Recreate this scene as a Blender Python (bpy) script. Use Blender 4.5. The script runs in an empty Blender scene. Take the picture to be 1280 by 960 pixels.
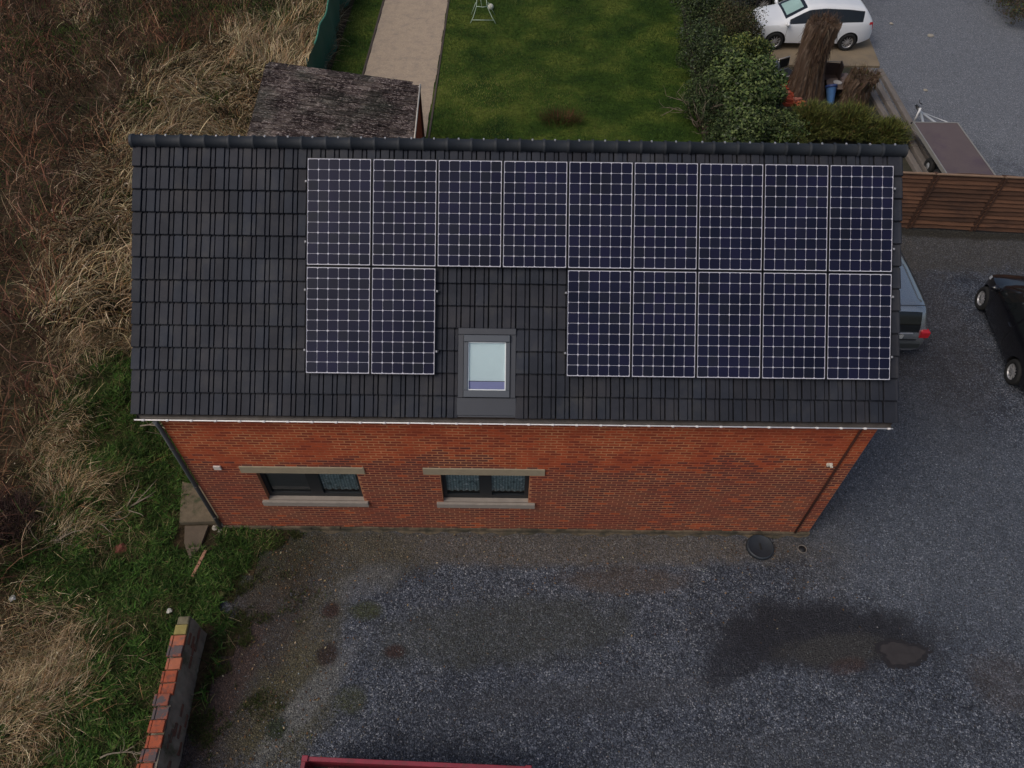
import bpy, bmesh, math, random
import numpy as np
from math import radians as RAD, sin, cos, pi
from mathutils import Vector, Matrix

random.seed(7)
rng = np.random.default_rng(7)
S = bpy.context.scene
COL = S.collection

# ------------------------------------------------------------------ camera, sky, sun, exposure
cam_d = bpy.data.cameras.new("camera")
cam = bpy.data.objects.new("camera", cam_d)
COL.objects.link(cam)
cam_d.sensor_width = 36.0
cam_d.lens = 36.0 * 904.3 / 1280.0
cam_d.clip_start = 0.1
cam_d.clip_end = 500
PITCH, YAW, ROLL = 0.8763, -0.0052, 0.0159
Mc = Matrix.Rotation(YAW, 3, 'Z') @ Matrix.Rotation(pi / 2 - PITCH, 3, 'X') @ Matrix.Rotation(ROLL, 3, 'Z')
cam.matrix_world = Matrix.Translation((0.008, -6.887, 12.78)) @ Mc.to_4x4()
S.camera = cam

SUN_EL, SUN_AZ = 52.0, 238.0          # azimuth, clockwise from +Y
W = bpy.data.worlds.new("World")
S.world = W
W.use_nodes = True
nt = W.node_tree
bg = nt.nodes["Background"]
sky = nt.nodes.new("ShaderNodeTexSky")
sky.sky_type = 'NISHITA'
sky.sun_disc = False
sky.sun_elevation = RAD(SUN_EL)
sky.sun_rotation = RAD(SUN_AZ)
sky.air_density = 1.0
sky.dust_density = 5.0
sky.ozone_density = 0.6
nt.links.new(sky.outputs[0], bg.inputs[0])
bg.inputs[1].default_value = 0.11
sd = bpy.data.lights.new("sun", 'SUN')
sun = bpy.data.objects.new("sun", sd)
COL.objects.link(sun)
sd.energy = 0.9
sd.angle = RAD(32)
sd.color = (1.0, 0.97, 0.93)
dirv = Vector((sin(RAD(SUN_AZ)) * cos(RAD(SUN_EL)), cos(RAD(SUN_AZ)) * cos(RAD(SUN_EL)), sin(RAD(SUN_EL))))
sun.rotation_euler = dirv.to_track_quat('Z', 'Y').to_euler()
S.view_settings.view_transform = 'Standard'
S.view_settings.look = 'None'
S.view_settings.exposure = -0.12
S.view_settings.gamma = 1.0
S.cycles.max_bounces = 6

# ------------------------------------------------------------------ materials
MATS = {}


def node(t, typ, **kw):
    n = t.nodes.new(typ)
    for k, v in kw.items():
        setattr(n, k, v)
    return n


def mixc(t, fac, a, b, mode='MIX'):
    m = node(t, 'ShaderNodeMix', data_type='RGBA', blend_type=mode)
    m.clamp_factor = True
    for sock, v in ((m.inputs[0], fac), (m.inputs[6], a), (m.inputs[7], b)):
        if hasattr(v, 'links'):
            t.links.new(v, sock)
        elif isinstance(v, (int, float)):
            sock.default_value = v if sock.type == 'VALUE' else (v, v, v, 1)
        else:
            sock.default_value = (*v, 1)
    return m.outputs[2]


def mathn(t, op, a, b=None, clamp=False):
    m = node(t, 'ShaderNodeMath', operation=op)
    m.use_clamp = clamp
    for i, v in enumerate((a, b)):
        if v is None:
            continue
        if hasattr(v, 'links'):
            t.links.new(v, m.inputs[i])
        else:
            m.inputs[i].default_value = v
    return m.outputs[0]


def noise(t, vec, scale, detail=4, rough=0.6):
    n = node(t, 'ShaderNodeTexNoise')
    n.inputs['Scale'].default_value = scale
    n.inputs['Detail'].default_value = detail
    n.inputs['Roughness'].default_value = rough
    t.links.new(vec, n.inputs['Vector'])
    return n.outputs[0]


def ramp(t, fac, stops):
    r = node(t, 'ShaderNodeValToRGB')
    e = r.color_ramp.elements
    while len(e) < len(stops):
        e.new(0.5)
    for el, (p, c) in zip(e, stops):
        el.position = p
        el.color = (*c, 1) if len(c) == 3 else c
    t.links.new(fac, r.inputs[0])
    return r.outputs[0]


def new_mat(name):
    m = bpy.data.materials.new(name)
    m.use_nodes = True
    t = m.node_tree
    b = t.nodes['Principled BSDF']
    geo = node(t, 'ShaderNodeNewGeometry')
    return m, t, b, geo.outputs['Position']


def bump(t, b, h, strength, dist):
    bn = node(t, 'ShaderNodeBump')
    bn.inputs['Strength'].default_value = strength
    bn.inputs['Distance'].default_value = dist
    t.links.new(h, bn.inputs['Height'])
    t.links.new(bn.outputs[0], b.inputs['Normal'])


def mat(name, col, rough=0.8, var=0.0, scale=6.0, metal=0.0, rnd=0.0, bmp=0.0, bscale=60.0, spec=0.5,
        col2=None, scale2=3.0, thr=(0.5, 0.65), attr=False, tint=None, stretch=None, coat=0.0):
    """Principled surface: base colour with noise variation, optional second colour in noise patches, per-piece variation."""
    if name in MATS:
        return MATS[name]
    m, t, b, pos = new_mat(name)
    if stretch:
        mp = node(t, 'ShaderNodeMapping')
        mp.inputs['Scale'].default_value = stretch
        t.links.new(pos, mp.inputs[0])
        pos = mp.outputs[0]
    c = None
    if attr:
        a = node(t, 'ShaderNodeAttribute', attribute_name='tone')
        c = a.outputs[0]
    else:
        rg = node(t, 'ShaderNodeRGB')
        rg.outputs[0].default_value = (*col, 1)
        c = rg.outputs[0]
    if col2 is not None:
        f = noise(t, pos, scale2, 6, 0.65)
        mr = node(t, 'ShaderNodeMapRange')
        mr.inputs[1].default_value, mr.inputs[2].default_value = thr
        t.links.new(f, mr.inputs[0])
        c = mixc(t, mr.outputs[0], c, col2)
    if var:
        f = noise(t, pos, scale, 5, 0.6)
        k = mathn(t, 'MULTIPLY_ADD', f, 2 * var * 1.6)
        k.node.inputs[2].default_value = 1 - var * 1.6
        c = mixc(t, 1.0, c, k, 'MULTIPLY')
    if rnd:
        oi = node(t, 'ShaderNodeObjectInfo')
        k = mathn(t, 'MULTIPLY_ADD', oi.outputs['Random'], 2 * rnd)
        k.node.inputs[2].default_value = 1 - rnd
        c = mixc(t, 1.0, c, k, 'MULTIPLY')
        if tint is not None:
            r2 = mathn(t, 'FRACT', mathn(t, 'MULTIPLY', oi.outputs['Random'], 17.3))
            c = mixc(t, mathn(t, 'MULTIPLY', r2, 0.6), c, tint)
    t.links.new(c, b.inputs['Base Color'])
    b.inputs['Roughness'].default_value = rough
    b.inputs['Metallic'].default_value = metal
    b.inputs['Specular IOR Level'].default_value = spec
    if coat:
        b.inputs['Coat Weight'].default_value = coat
        b.inputs['Coat Roughness'].default_value = 0.05
    if bmp:
        bump(t, b, noise(t, pos, bscale, 4, 0.6), bmp, 0.01)
    MATS[name] = m
    return m


def ellipse_mask(t, pos, cx, cy, rx, ry, rot=0, inner=0.7, outer=1.25, nscale=2.5, namp=0.9):
    """1 inside a patch of ground, 0 outside, with a ragged noise edge."""
    mp = node(t, 'ShaderNodeMapping', vector_type='TEXTURE')
    mp.inputs['Location'].default_value = (cx, cy, 0)
    mp.inputs['Rotation'].default_value = (0, 0, rot)
    mp.inputs['Scale'].default_value = (rx, ry, 1000)
    t.links.new(pos, mp.inputs[0])
    ln = node(t, 'ShaderNodeVectorMath', operation='LENGTH')
    t.links.new(mp.outputs[0], ln.inputs[0])
    n = noise(t, pos, nscale, 5, 0.65)
    d = mathn(t, 'MULTIPLY_ADD', n, namp)
    t.links.new(ln.outputs['Value'], d.node.inputs[2])
    mr = node(t, 'ShaderNodeMapRange', interpolation_type='SMOOTHSTEP')
    mr.inputs[1].default_value = inner + namp / 2
    mr.inputs[2].default_value = outer + namp / 2
    mr.inputs[3].default_value = 1
    mr.inputs[4].default_value = 0
    t.links.new(d, mr.inputs[0])
    return mr.outputs[0]


# ------------------------------------------------------------------ object helpers
def link(o):
    COL.objects.link(o)
    return o


def tagp(o, label=None, cat=None, group=None, kind=None):
    for k, v in (('label', label), ('category', cat), ('group', group), ('kind', kind)):
        if v:
            o[k] = v
    return o


def thing(name, label, cat, loc=(0, 0, 0), rz=0.0, group=None):
    o = link(bpy.data.objects.new(name, None))
    o.empty_display_size = 0.2
    o.location = loc
    o.rotation_euler = (0, 0, rz)
    return tagp(o, label, cat, group)


class MB:
    """collects shapes, then links them as one mesh object"""

    def __init__(self):
        self.v, self.f, self.mi, self.sm = [], [], [], []

    def add(self, vs, fs, mi=0, smooth=False):
        o = len(self.v)
        self.v += [tuple(p) for p in vs]
        self.f += [tuple(i + o for i in f) for f in fs]
        self.mi += [mi] * len(fs)
        self.sm += [smooth] * len(fs)
        return self

    def box(self, x0, x1, y0, y1, z0, z1, mi=0, M=None, bev=0.0):
        if bev:
            b = bev
            vs = []
            for z, s in ((z0, b), (z0 + b, 0), (z1 - b, 0), (z1, b)):
                vs += [(x0 + s + b * 0, y0 + s, z), (x1 - s, y0 + s, z), (x1 - s, y1 - s, z), (x0 + s, y1 - s, z)]
            fs = [(3, 2, 1, 0), (12, 13, 14, 15)]
            for k in range(3):
                for i in range(4):
                    j = (i + 1) % 4
                    fs.append((k * 4 + i, k * 4 + j, k * 4 + 4 + j, k * 4 + 4 + i))
        else:
            vs = [(x0, y0, z0), (x1, y0, z0), (x1, y1, z0), (x0, y1, z0), (x0, y0, z1), (x1, y0, z1), (x1, y1, z1), (x0, y1, z1)]
            fs = [(3, 2, 1, 0), (4, 5, 6, 7), (0, 1, 5, 4), (1, 2, 6, 5), (2, 3, 7, 6), (3, 0, 4, 7)]
        if M is not None:
            vs = [M @ Vector(p) for p in vs]
        return self.add(vs, fs, mi)

    def tube(self, pts, r, n=8, mi=0, cap=True, smooth=True):
        pts = [Vector(p) for p in pts]
        rs = r if isinstance(r, (list, tuple)) else [r] * len(pts)
        vs, up = [], Vector((0, 0, 1))
        prev = None
        for i, p in enumerate(pts):
            d = (pts[min(i + 1, len(pts) - 1)] - pts[max(i - 1, 0)]).normalized()
            a = d.cross(up if abs(d.z) < 0.95 else Vector((1, 0, 0))).normalized() if prev is None else (prev - d * prev.dot(d)).normalized()
            prev = a
            b = d.cross(a)
            for k in range(n):
                w = 2 * pi * k / n
                vs.append(p + (a * cos(w) + b * sin(w)) * rs[i])
        fs = []
        for i in range(len(pts) - 1):
            for k in range(n):
                fs.append((i * n + k, i * n + (k + 1) % n, (i + 1) * n + (k + 1) % n, (i + 1) * n + k))
        self.add(vs, fs, mi, smooth)
        if cap:
            o = len(self.v) - len(vs)
            self.f += [tuple(o + k for k in range(n))[::-1], tuple(o + (len(pts) - 1) * n + k for k in range(n))]
            self.mi += [mi] * 2
            self.sm += [False] * 2
        return self

    def lathe(self, prof, n=24, M=None, mi=0, smooth=True, close=False):
        """prof: (radius, height) pairs, about local z"""
        vs = [(r * cos(2 * pi * k / n), r * sin(2 * pi * k / n), z) for r, z in prof for k in range(n)]
        if M is not None:
            vs = [M @ Vector(p) for p in vs]
        m = len(prof)
        fs = [(i * n + k, i * n + (k + 1) % n, ((i + 1) % m) * n + (k + 1) % n, ((i + 1) % m) * n + k)
              for i in range(m if close else m - 1) for k in range(n)]
        self.add(vs, fs, mi, smooth)
        if not close:
            o = len(self.v) - len(vs)
            for q, rev in ((0, True), (m - 1, False)):
                if prof[q][0] > 1e-4:
                    idx = [o + q * n + k for k in range(n)]
                    self.f.append(tuple(idx[::-1] if rev else idx))
                    self.mi.append(mi)
                    self.sm.append(False)
        return self

    def prism(self, poly, z0, z1, mi=0, M=None):
        n = len(poly)
        vs = [(x, y, z0) for x, y in poly] + [(x, y, z1) for x, y in poly]
        if M is not None:
            vs = [M @ Vector(p) for p in vs]
        fs = [tuple(range(n))[::-1], tuple(range(n, 2 * n))] + [(i, (i + 1) % n, n + (i + 1) % n, n + i) for i in range(n)]
        return self.add(vs, fs, mi)

    def mesh(self, name, mats):
        me = bpy.data.meshes.new(name)
        me.from_pydata([tuple(p) for p in self.v], [], self.f)
        for m in (mats if isinstance(mats, (list, tuple)) else [mats]):
            me.materials.append(m)
        me.polygons.foreach_set('material_index', self.mi)
        me.polygons.foreach_set('use_smooth', self.sm)
        me.update()
        return me

    def build(self, name, mats, parent=None, loc=None):
        o = link(bpy.data.objects.new(name, self.mesh(name, mats)))
        if parent is not None:
            o.parent = parent
        if loc is not None:
            o.location = loc
        return o


def inst(name, me, parent=None, M=None, loc=None):
    o = link(bpy.data.objects.new(name, me))
    if parent is not None:
        o.parent = parent
    if M is not None:
        o.matrix_local = M
    if loc is not None:
        o.location = loc
    return o


def fast_mesh(name, verts, quads, colors, m, parent=None, kind=None):
    """big soups of quads/tris from numpy; colors per vertex stored as attribute 'tone'"""
    me = bpy.data.meshes.new(name)
    nv, nf, k = len(verts), len(quads), quads.shape[1]
    me.vertices.add(nv)
    me.vertices.foreach_set('co', verts.astype(np.float32).ravel())
    me.loops.add(nf * k)
    me.loops.foreach_set('vertex_index', quads.astype(np.int32).ravel())
    me.polygons.add(nf)
    me.polygons.foreach_set('loop_start', np.arange(0, nf * k, k, dtype=np.int32))
    me.update(calc_edges=True)
    a = me.attributes.new('tone', 'FLOAT_COLOR', 'POINT')
    c4 = np.ones((nv, 4), np.float32)
    c4[:, :3] = colors
    a.data.foreach_set('color', c4.ravel())
    me.materials.append(m)
    o = link(bpy.data.objects.new(name, me))
    if parent is not None:
        o.parent = parent
    if kind:
        o['kind'] = kind
    return o


def palette(n, cols, w, jitter=0.25):
    cols = np.array(cols)
    i = rng.choice(len(cols), n, p=np.array(w) / np.sum(w))
    return cols[i] * (1 + jitter * (rng.random((n, 1)) * 2 - 1)) * (1 + 0.08 * (rng.random((n, 3)) * 2 - 1))


def blade_soup(base, length, width, a0, a1, az, tone, segs=3, twist=None):
    """curved tapering blades; a0 = angle from vertical at the root, a0+a1 at the tip"""
    n = len(base)
    pts = np.zeros((n, segs + 1, 3))
    pts[:, 0] = base
    hd = np.stack([np.cos(az), np.sin(az)], 1)
    for s in range(segs):
        a = a0 + a1 * (s + 0.5) / segs
        st = (length / segs)[:, None]
        pts[:, s + 1, :2] = pts[:, s, :2] + hd * np.sin(a)[:, None] * st
        pts[:, s + 1, 2] = np.maximum(pts[:, s, 2] + np.cos(a) * st[:, 0], 0.02 + 0.02 * rng.random(n))
    saz = az + pi / 2 + (rng.random(n) - 0.5) * 1.6
    sd_ = np.stack([np.cos(saz), np.sin(saz), np.zeros(n)], 1)
    V = np.zeros((n, segs + 1, 2, 3))
    for s in range(segs + 1):
        w = (width * (1 - 0.85 * s / segs) / 2)[:, None] * sd_
        V[:, s, 0] = pts[:, s] - w
        V[:, s, 1] = pts[:, s] + w
    idx = np.arange(n)[:, None] * (segs + 1) * 2
    Q = []
    for s in range(segs):
        Q.append(np.concatenate([idx + 2 * s, idx + 2 * s + 1, idx + 2 * s + 3, idx + 2 * s + 2], 1))
    C = np.repeat(tone, (segs + 1) * 2, axis=0)
    return V.reshape(-1, 3), np.concatenate(Q), C


def leaf_soup(c, size, tone, nrm=None, asp=0.55):
    """one rhombic leaf per point"""
    n = len(c)
    d = rng.normal(size=(n, 3))
    d /= np.linalg.norm(d, axis=1)[:, None]
    if nrm is not None:
        d = d * 0.75 + nrm
        d /= np.linalg.norm(d, axis=1)[:, None]
    a = np.cross(d, rng.normal(size=(n, 3)))
    a /= np.linalg.norm(a, axis=1)[:, None]
    b = np.cross(d, a)
    s = size[:, None]
    V = np.stack([c - a * s * 0.5, c + b * s * asp * 0.5 + d * s * 0.08, c + a * s * 0.5, c - b * s * asp * 0.5 + d * s * 0.08], 1)
    Q = np.arange(n * 4).reshape(n, 4)
    return V.reshape(-1, 3), Q, np.repeat(tone, 4, axis=0)


def cat3(parts):
    vs, qs, cs, o = [], [], [], 0
    for v, q, c in parts:
        vs.append(v)
        qs.append(q + o)
        cs.append(c)
        o += len(v)
    return np.concatenate(vs), np.concatenate(qs), np.concatenate(cs)


# ------------------------------------------------------------------ shared materials
def ground_mat():
    m, t, b, pos = new_mat('gravel_ground')
    vo = node(t, 'ShaderNodeTexVoronoi')
    vo.inputs['Scale'].default_value = 50
    t.links.new(pos, vo.inputs['Vector'])
    sep = node(t, 'ShaderNodeSeparateColor')
    t.links.new(vo.outputs['Color'], sep.inputs[0])
    st = ramp(t, sep.outputs[0], [(0.0, (0.018, 0.022, 0.030)), (0.45, (0.048, 0.056, 0.072)), (0.8, (0.094, 0.106, 0.130)), (0.93, (0.145, 0.16, 0.185)), (1.0, (0.28, 0.29, 0.3))])
    big = noise(t, pos, 0.45, 5, 0.6)
    bigc = ramp(t, big, [(0.3, (0.68, 0.7, 0.76)), (0.55, (1.0, 1.0, 1.02)), (0.75, (1.3, 1.27, 1.27))])
    c = mixc(t, 1.0, st, bigc, 'MULTIPLY')
    med = noise(t, pos, 3.0, 6, 0.7)
    c = mixc(t, 1.0, c, ramp(t, med, [(0.3, (0.62, 0.62, 0.63)), (0.7, (1.38, 1.37, 1.36))]), 'MULTIPLY')
    fine = noise(t, pos, 14.0, 4, 0.7)
    c = mixc(t, 1.0, c, ramp(t, fine, [(0.3, (0.6, 0.6, 0.6)), (0.7, (1.4, 1.4, 1.4))]), 'MULTIPLY')
    brown = (0.065, 0.05, 0.036)
    # the strip along the house foot, grubby and sandy
    P = [
        # cx, cy, rx, ry, rot, colour, strength
        (0.6, -0.35, 6.2, 0.45, 0.0, (0.12, 0.1, 0.075), 0.6),
        (-3.0, -0.6, 1.6, 0.7, 0.0, (0.075, 0.066, 0.042), 0.7),
        (-4.3, -.7, .8, .9, 0.0, (0.035, 0.036, 0.018), 0.9),
        (-4.4, -2.6, 1.1, 2.6, -0.25, (0.045, 0.034, 0.024), 0.8),
        (-4.75, -3.0, 0.4, 1.5, -0.25, (0.06, 0.036, 0.03), 0.6),
        (-3.6, -3.3, 0.8, 1.3, -0.35, (0.075, 0.068, 0.034), 0.65),
        (-3.35, -2.0, 0.5, 1.1, -0.2, (0.09, 0.08, 0.05), 0.5),
        (-3.3, -3.2, 0.28, 1.4, -0.6, (0.17, 0.175, 0.185), 0.42),
        (-2.6, -1.1, 0.7, 0.35, 0.4, (0.14, 0.145, 0.155), 0.4),
        (2.2, -1.0, 1.4, 0.3, 0.0, (0.085, 0.062, 0.045), 0.55),
        (0.0, -2.0, 2.6, 0.7, 0.1, (0.05, 0.052, 0.04), 0.5),
        (5.9, 0.6, 1.1, 2.0, 0.0, (0.065, 0.055, 0.042), 0.35),
        (9.6, 6.0, 2.2, 4.5, 0.0, (0.055, 0.048, 0.045), 0.5),
        (12.0, 8.8, 4.0, 1.2, 0.0, (0.07, 0.062, 0.05), 0.6),
        (8.6, -2.8, 0.7, 0.6, 0.0, (0.065, 0.05, 0.042), 0.4),
        (8.8, .6, 3.4, 3.4, 0.4, (0.115, 0.13, 0.155), 0.4),
        (17.5, 19.0, 6.5, 9.5, 0.0, (0.19, 0.2, 0.22), 0.7),
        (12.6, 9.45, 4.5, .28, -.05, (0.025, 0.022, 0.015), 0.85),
        (5.0, -3.9, 3.0, .35, .05, (0.05, 0.052, 0.055), 0.3),
        (1.5, -3.1, 3.0, .3, .08, (0.055, 0.056, 0.06), 0.3),
        # dark oily wet patch with its puddle
        (5.7, -2.0, 2.35, 0.75, -0.03, (0.014, 0.014, 0.018), 0.9),
        (4.1, -2.4, 0.9, 0.4, 0.6, (0.017, 0.018, 0.024), 0.8),
        (5.9, -2.25, 1.2, 0.3, 0.1, (0.05, 0.048, 0.044), 0.6),
        (5.95, -2.55, 0.4, 0.16, 0.2, (0.05, 0.028, 0.022), 0.55),
        (-3.2, -1.65, 0.19, 0.17, 0, (0.038, 0.022, 0.019), 0.9),
        (-3.12, -2.45, 0.22, 0.24, 0, (0.032, 0.021, 0.018), 0.9),
        (-1.95, -2.38, 0.2, 0.14, 0, (0.038, 0.021, 0.018), 0.85),
        (-3.75, -3.65, 0.2, 0.2, 0, (0.02, 0.028, 0.014), 0.9),
        (-2.55, -1.65, 0.35, 0.2, 0, (0.04, 0.046, 0.018), 0.75),
        (-2.6, -3.2, 0.3, 0.25, 0, (0.05, 0.055, 0.022), 0.6),
    ]
    grain = mixc(t, 0.85, (1, 1, 1), ramp(t, sep.outputs[1], [(0.0, (0.45, 0.45, 0.45)), (0.9, (1.3, 1.3, 1.3)), (1, (2.6, 2.6, 2.6))]), 'MULTIPLY')
    wet = None
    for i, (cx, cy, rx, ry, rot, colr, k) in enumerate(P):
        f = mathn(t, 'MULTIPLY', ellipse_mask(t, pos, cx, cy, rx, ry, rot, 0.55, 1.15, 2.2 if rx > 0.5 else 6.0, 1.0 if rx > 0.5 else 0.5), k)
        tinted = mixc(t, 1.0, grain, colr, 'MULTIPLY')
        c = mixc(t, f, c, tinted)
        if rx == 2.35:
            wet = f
    t.links.new(c, b.inputs['Base Color'])
    rr = mathn(t, 'MULTIPLY_ADD', wet, -0.25)
    rr.node.inputs[2].default_value = 0.92
    t.links.new(rr, b.inputs['Roughness'])
    b.inputs['Specular IOR Level'].default_value = 0.3
    h = mathn(t, 'ADD', mathn(t, 'MULTIPLY', vo.outputs['Distance'], -1.0), mathn(t, 'MULTIPLY', med, 0.8))
    bump(t, b, h, 0.9, 0.02)
    return m


def soil_mat():
    m, t, b, pos = new_mat('rough_soil')
    n1 = noise(t, pos, 0.7, 6, 0.65)
    n2 = noise(t, pos, 9.0, 6, 0.75)
    c = ramp(t, n1, [(0.35, (0.022, 0.026, 0.012)), (0.5, (0.045, 0.034, 0.02)), (0.65, (0.075, 0.056, 0.034))])
    c = mixc(t, 1.0, c, ramp(t, n2, [(0.3, (0.35, 0.35, 0.35)), (0.7, (1.7, 1.6, 1.5))]), 'MULTIPLY')
    t.links.new(c, b.inputs['Base Color'])
    b.inputs['Roughness'].default_value = 0.95
    b.inputs['Specular IOR Level'].default_value = 0.1
    bump(t, b, n2, 1.0, 0.06)
    return m


def lawn_mat():
    m, t, b, pos = new_mat('lawn_turf')
    n1 = noise(t, pos, 0.6, 5, 0.6)
    n2 = noise(t, pos, 7.0, 6, 0.75)
    n3 = noise(t, pos, 40.0, 3, 0.7)
    c = ramp(t, n1, [(0.36, (0.016, 0.036, 0.008)), (0.5, (0.038, 0.068, 0.012)), (0.62, (0.085, 0.108, 0.022))])
    c = mixc(t, 1.0, c, ramp(t, n2, [(0.3, (0.55, 0.58, 0.5)), (0.7, (1.5, 1.5, 1.4))]), 'MULTIPLY')
    c = mixc(t, 1.0, c, ramp(t, n3, [(0.3, (0.55, 0.55, 0.55)), (0.7, (1.4, 1.4, 1.3))]), 'MULTIPLY')
    t.links.new(c, b.inputs['Base Color'])
    b.inputs['Roughness'].default_value = 0.95
    b.inputs['Specular IOR Level'].default_value = 0.1
    bump(t, b, n3, 0.8, 0.03)
    return m


def glass_mat(name, tint=(0.9, 0.95, 0.95), solid=0.0, col=(0.02, 0.025, 0.03)):
    """thin pane: mostly clear, mirror-like at the surface"""
    m, t, b, pos = new_mat(name)
    t.nodes.remove(b)
    out = t.nodes['Material Output']
    tr = node(t, 'ShaderNodeBsdfTransparent')
    tr.inputs[0].default_value = (*tint, 1)
    gl = node(t, 'ShaderNodeBsdfGlossy')
    gl.inputs['Roughness'].default_value = 0.02
    fr = node(t, 'ShaderNodeFresnel')
    fr.inputs[0].default_value = 1.5
    mx = node(t, 'ShaderNodeMixShader')
    t.links.new(fr.outputs[0], mx.inputs[0])
    t.links.new(tr.outputs[0], mx.inputs[1])
    t.links.new(gl.outputs[0], mx.inputs[2])
    t.links.new(mx.outputs[0], out.inputs[0])
    return m


BRICK_OLD = mat('brick_dark_red', (0.16, 0.03, 0.018), 0.9, 0.25, 14, rnd=0.35, tint=(0.1, 0.03, 0.03), bmp=0.4, bscale=80)
BRICK_NEW = mat('brick_orange_red', (0.36, 0.062, 0.016), 0.9, 0.22, 14, rnd=0.28, tint=(0.2, 0.03, 0.01), bmp=0.4, bscale=80)
MORTAR = mat('mortar', (0.5, 0.22, 0.10), 0.95, 0.3, 3, bmp=0.3, bscale=90, col2=(0.38, 0.09, 0.04), scale2=1.1, thr=(0.42, 0.6))
STONE_SILL = mat('pale_stone', (0.3, 0.25, 0.17), 0.85, 0.15, 8, bmp=0.2)
STONE_GREY = mat('grey_stone', (0.27, 0.235, 0.2), 0.85, 0.15, 8, bmp=0.2)
PLINTH = mat('plinth_render', (0.13, 0.1, 0.065), 0.95, 0.45, 9, bmp=0.8, bscale=30, col2=(0.05, 0.045, 0.03), scale2=3, thr=(.42, .6))
TILE = mat('anthracite_tile', (0.024, 0.029, 0.041), 0.66, 0.22, 1.3, rnd=0.2, tint=(0.03, 0.029, 0.034), bmp=0.08, bscale=120, spec=0.22, col2=(0.036, 0.038, 0.042), scale2=2.2, thr=(.5, .72))
TILE_DARK = mat('tile_underside', (0.012, 0.012, 0.014), 0.9)
RIDGE = mat('ridge_anthracite', (0.026, 0.030, 0.036), 0.6, 0.2, 5, rnd=0.15, spec=0.3)
GUTTER = mat('gutter_white_lip', (0.85, 0.82, 0.8), 0.5, 0.1, 8)
ZINC = mat('weathered_zinc', (0.085, 0.075, 0.068), 0.6, 0.3, 6, metal=0.2, col2=(0.06, 0.05, 0.04), scale2=4, thr=(0.5, 0.7))
FRAME_DK = mat('anthracite_window_frame', (0.014, 0.017, 0.02), 0.45)
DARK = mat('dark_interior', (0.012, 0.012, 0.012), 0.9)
ALU = mat('brushed_aluminium', (0.5, 0.5, 0.52), 0.4, 0.05, 10, metal=0.6)
ALU_FRAME = mat('panel_frame_black', (0.012, 0.012, 0.014), 0.5)
BLACK = mat('black_plastic', (0.012, 0.012, 0.013), 0.5)
CAR_GLASS = mat('car_glass', (0.01, 0.012, 0.013), 0.04, spec=0.6)
TYRE = mat('tyre_rubber', (0.012, 0.012, 0.012), 0.85)
RIM = mat('alloy_rim', (0.45, 0.45, 0.46), 0.35, metal=0.5)
FOLIAGE = mat('foliage', (1, 1, 1), 0.7, attr=True, spec=0.2)
BLADES = mat('grass_blades', (1, 1, 1), 0.85, attr=True, spec=0.1)
WOODF = mat('fence_boards_brown', (0.11, 0.05, 0.026), 0.85, 0.3, 4, rnd=0.4, stretch=(0.6, 1, 1.4), bmp=0.3, bscale=30, col2=(0.05, 0.024, 0.016), scale2=1.6, thr=(.5, .7))
BARK = mat('shaggy_bark', (0.075, 0.045, 0.028), 0.95, 0.45, 12, stretch=(1, 1, 0.15), bmp=1.0, bscale=14, col2=(0.15, 0.11, 0.08), scale2=9)
SLEEPER = mat('grey_sleeper', (0.15, 0.13, 0.115), 0.9, 0.25, 6, stretch=(3, 0.4, 3), bmp=0.3)
PADM = mat('mossy_concrete', (0.12, 0.095, 0.06), 0.95, 0.35, 7, bmp=0.4, bscale=25, col2=(0.05, 0.055, 0.025), scale2=4)
CONC = mat('concrete_tan', (0.2, 0.155, 0.1), 0.9, 0.18, 1.5, bmp=0.2, col2=(0.15, 0.12, 0.085), scale2=0.9)

_t = MORTAR.node_tree                             # old pointing below the raised courses is duller and greyer
_b = _t.nodes['Principled BSDF']
_src = _b.inputs['Base Color'].links[0].from_socket
_g = node(_t, 'ShaderNodeNewGeometry')
_s = node(_t, 'ShaderNodeSeparateXYZ')
_t.links.new(_g.outputs['Position'], _s.inputs[0])
_n = mathn(_t, 'MULTIPLY', noise(_t, _g.outputs['Position'], 1.4, 4, 0.6), 1.3)
_mr = node(_t, 'ShaderNodeMapRange')
_mr.inputs[1].default_value, _mr.inputs[2].default_value = 2.55, 3.15
_t.links.new(mathn(_t, 'ADD', _s.outputs[2], _n), _mr.inputs[0])
_up = _mr.outputs[0]
_t.links.new(mixc(_t, _up, mixc(_t, 0.5, _src, (0.34, 0.16, 0.085)), _src), _b.inputs['Base Color'])

_t = TILE.node_tree                               # lichen spots and grime on the roof tiles
_b = _t.nodes['Principled BSDF']
_src = _b.inputs['Base Color'].links[0].from_socket
_g = node(_t, 'ShaderNodeNewGeometry')
_sp = ramp(_t, noise(_t, _g.outputs['Position'], 17, 4, 0.75), [(.66, (0, 0, 0)), (.72, (1, 1, 1))])
_c = mixc(_t, mathn(_t, 'MULTIPLY', _sp, .55), _src, (0.085, 0.085, 0.075))
_gr = ramp(_t, noise(_t, _g.outputs['Position'], 1.1, 6, 0.7), [(.35, (.72, .72, .74)), (.7, (1.35, 1.3, 1.25))])
_t.links.new(mixc(_t, 1.0, _c, _gr, 'MULTIPLY'), _b.inputs['Base Color'])

# ------------------------------------------------------------------ ground
def sheet(name, poly, z, m, kind='structure'):
    mb = MB()
    n = len(poly)
    mb.add([(x, y, z) for x, y in poly], [tuple(range(n))])
    o = mb.build(name, m)
    o['kind'] = kind
    return o


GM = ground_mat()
sheet('ground', [(-70, -40), (90, -40), (90, 110), (-70, 110)], 0.0, GM)['label'] = 'dark grey gravel yard and drive around the house'


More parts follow.
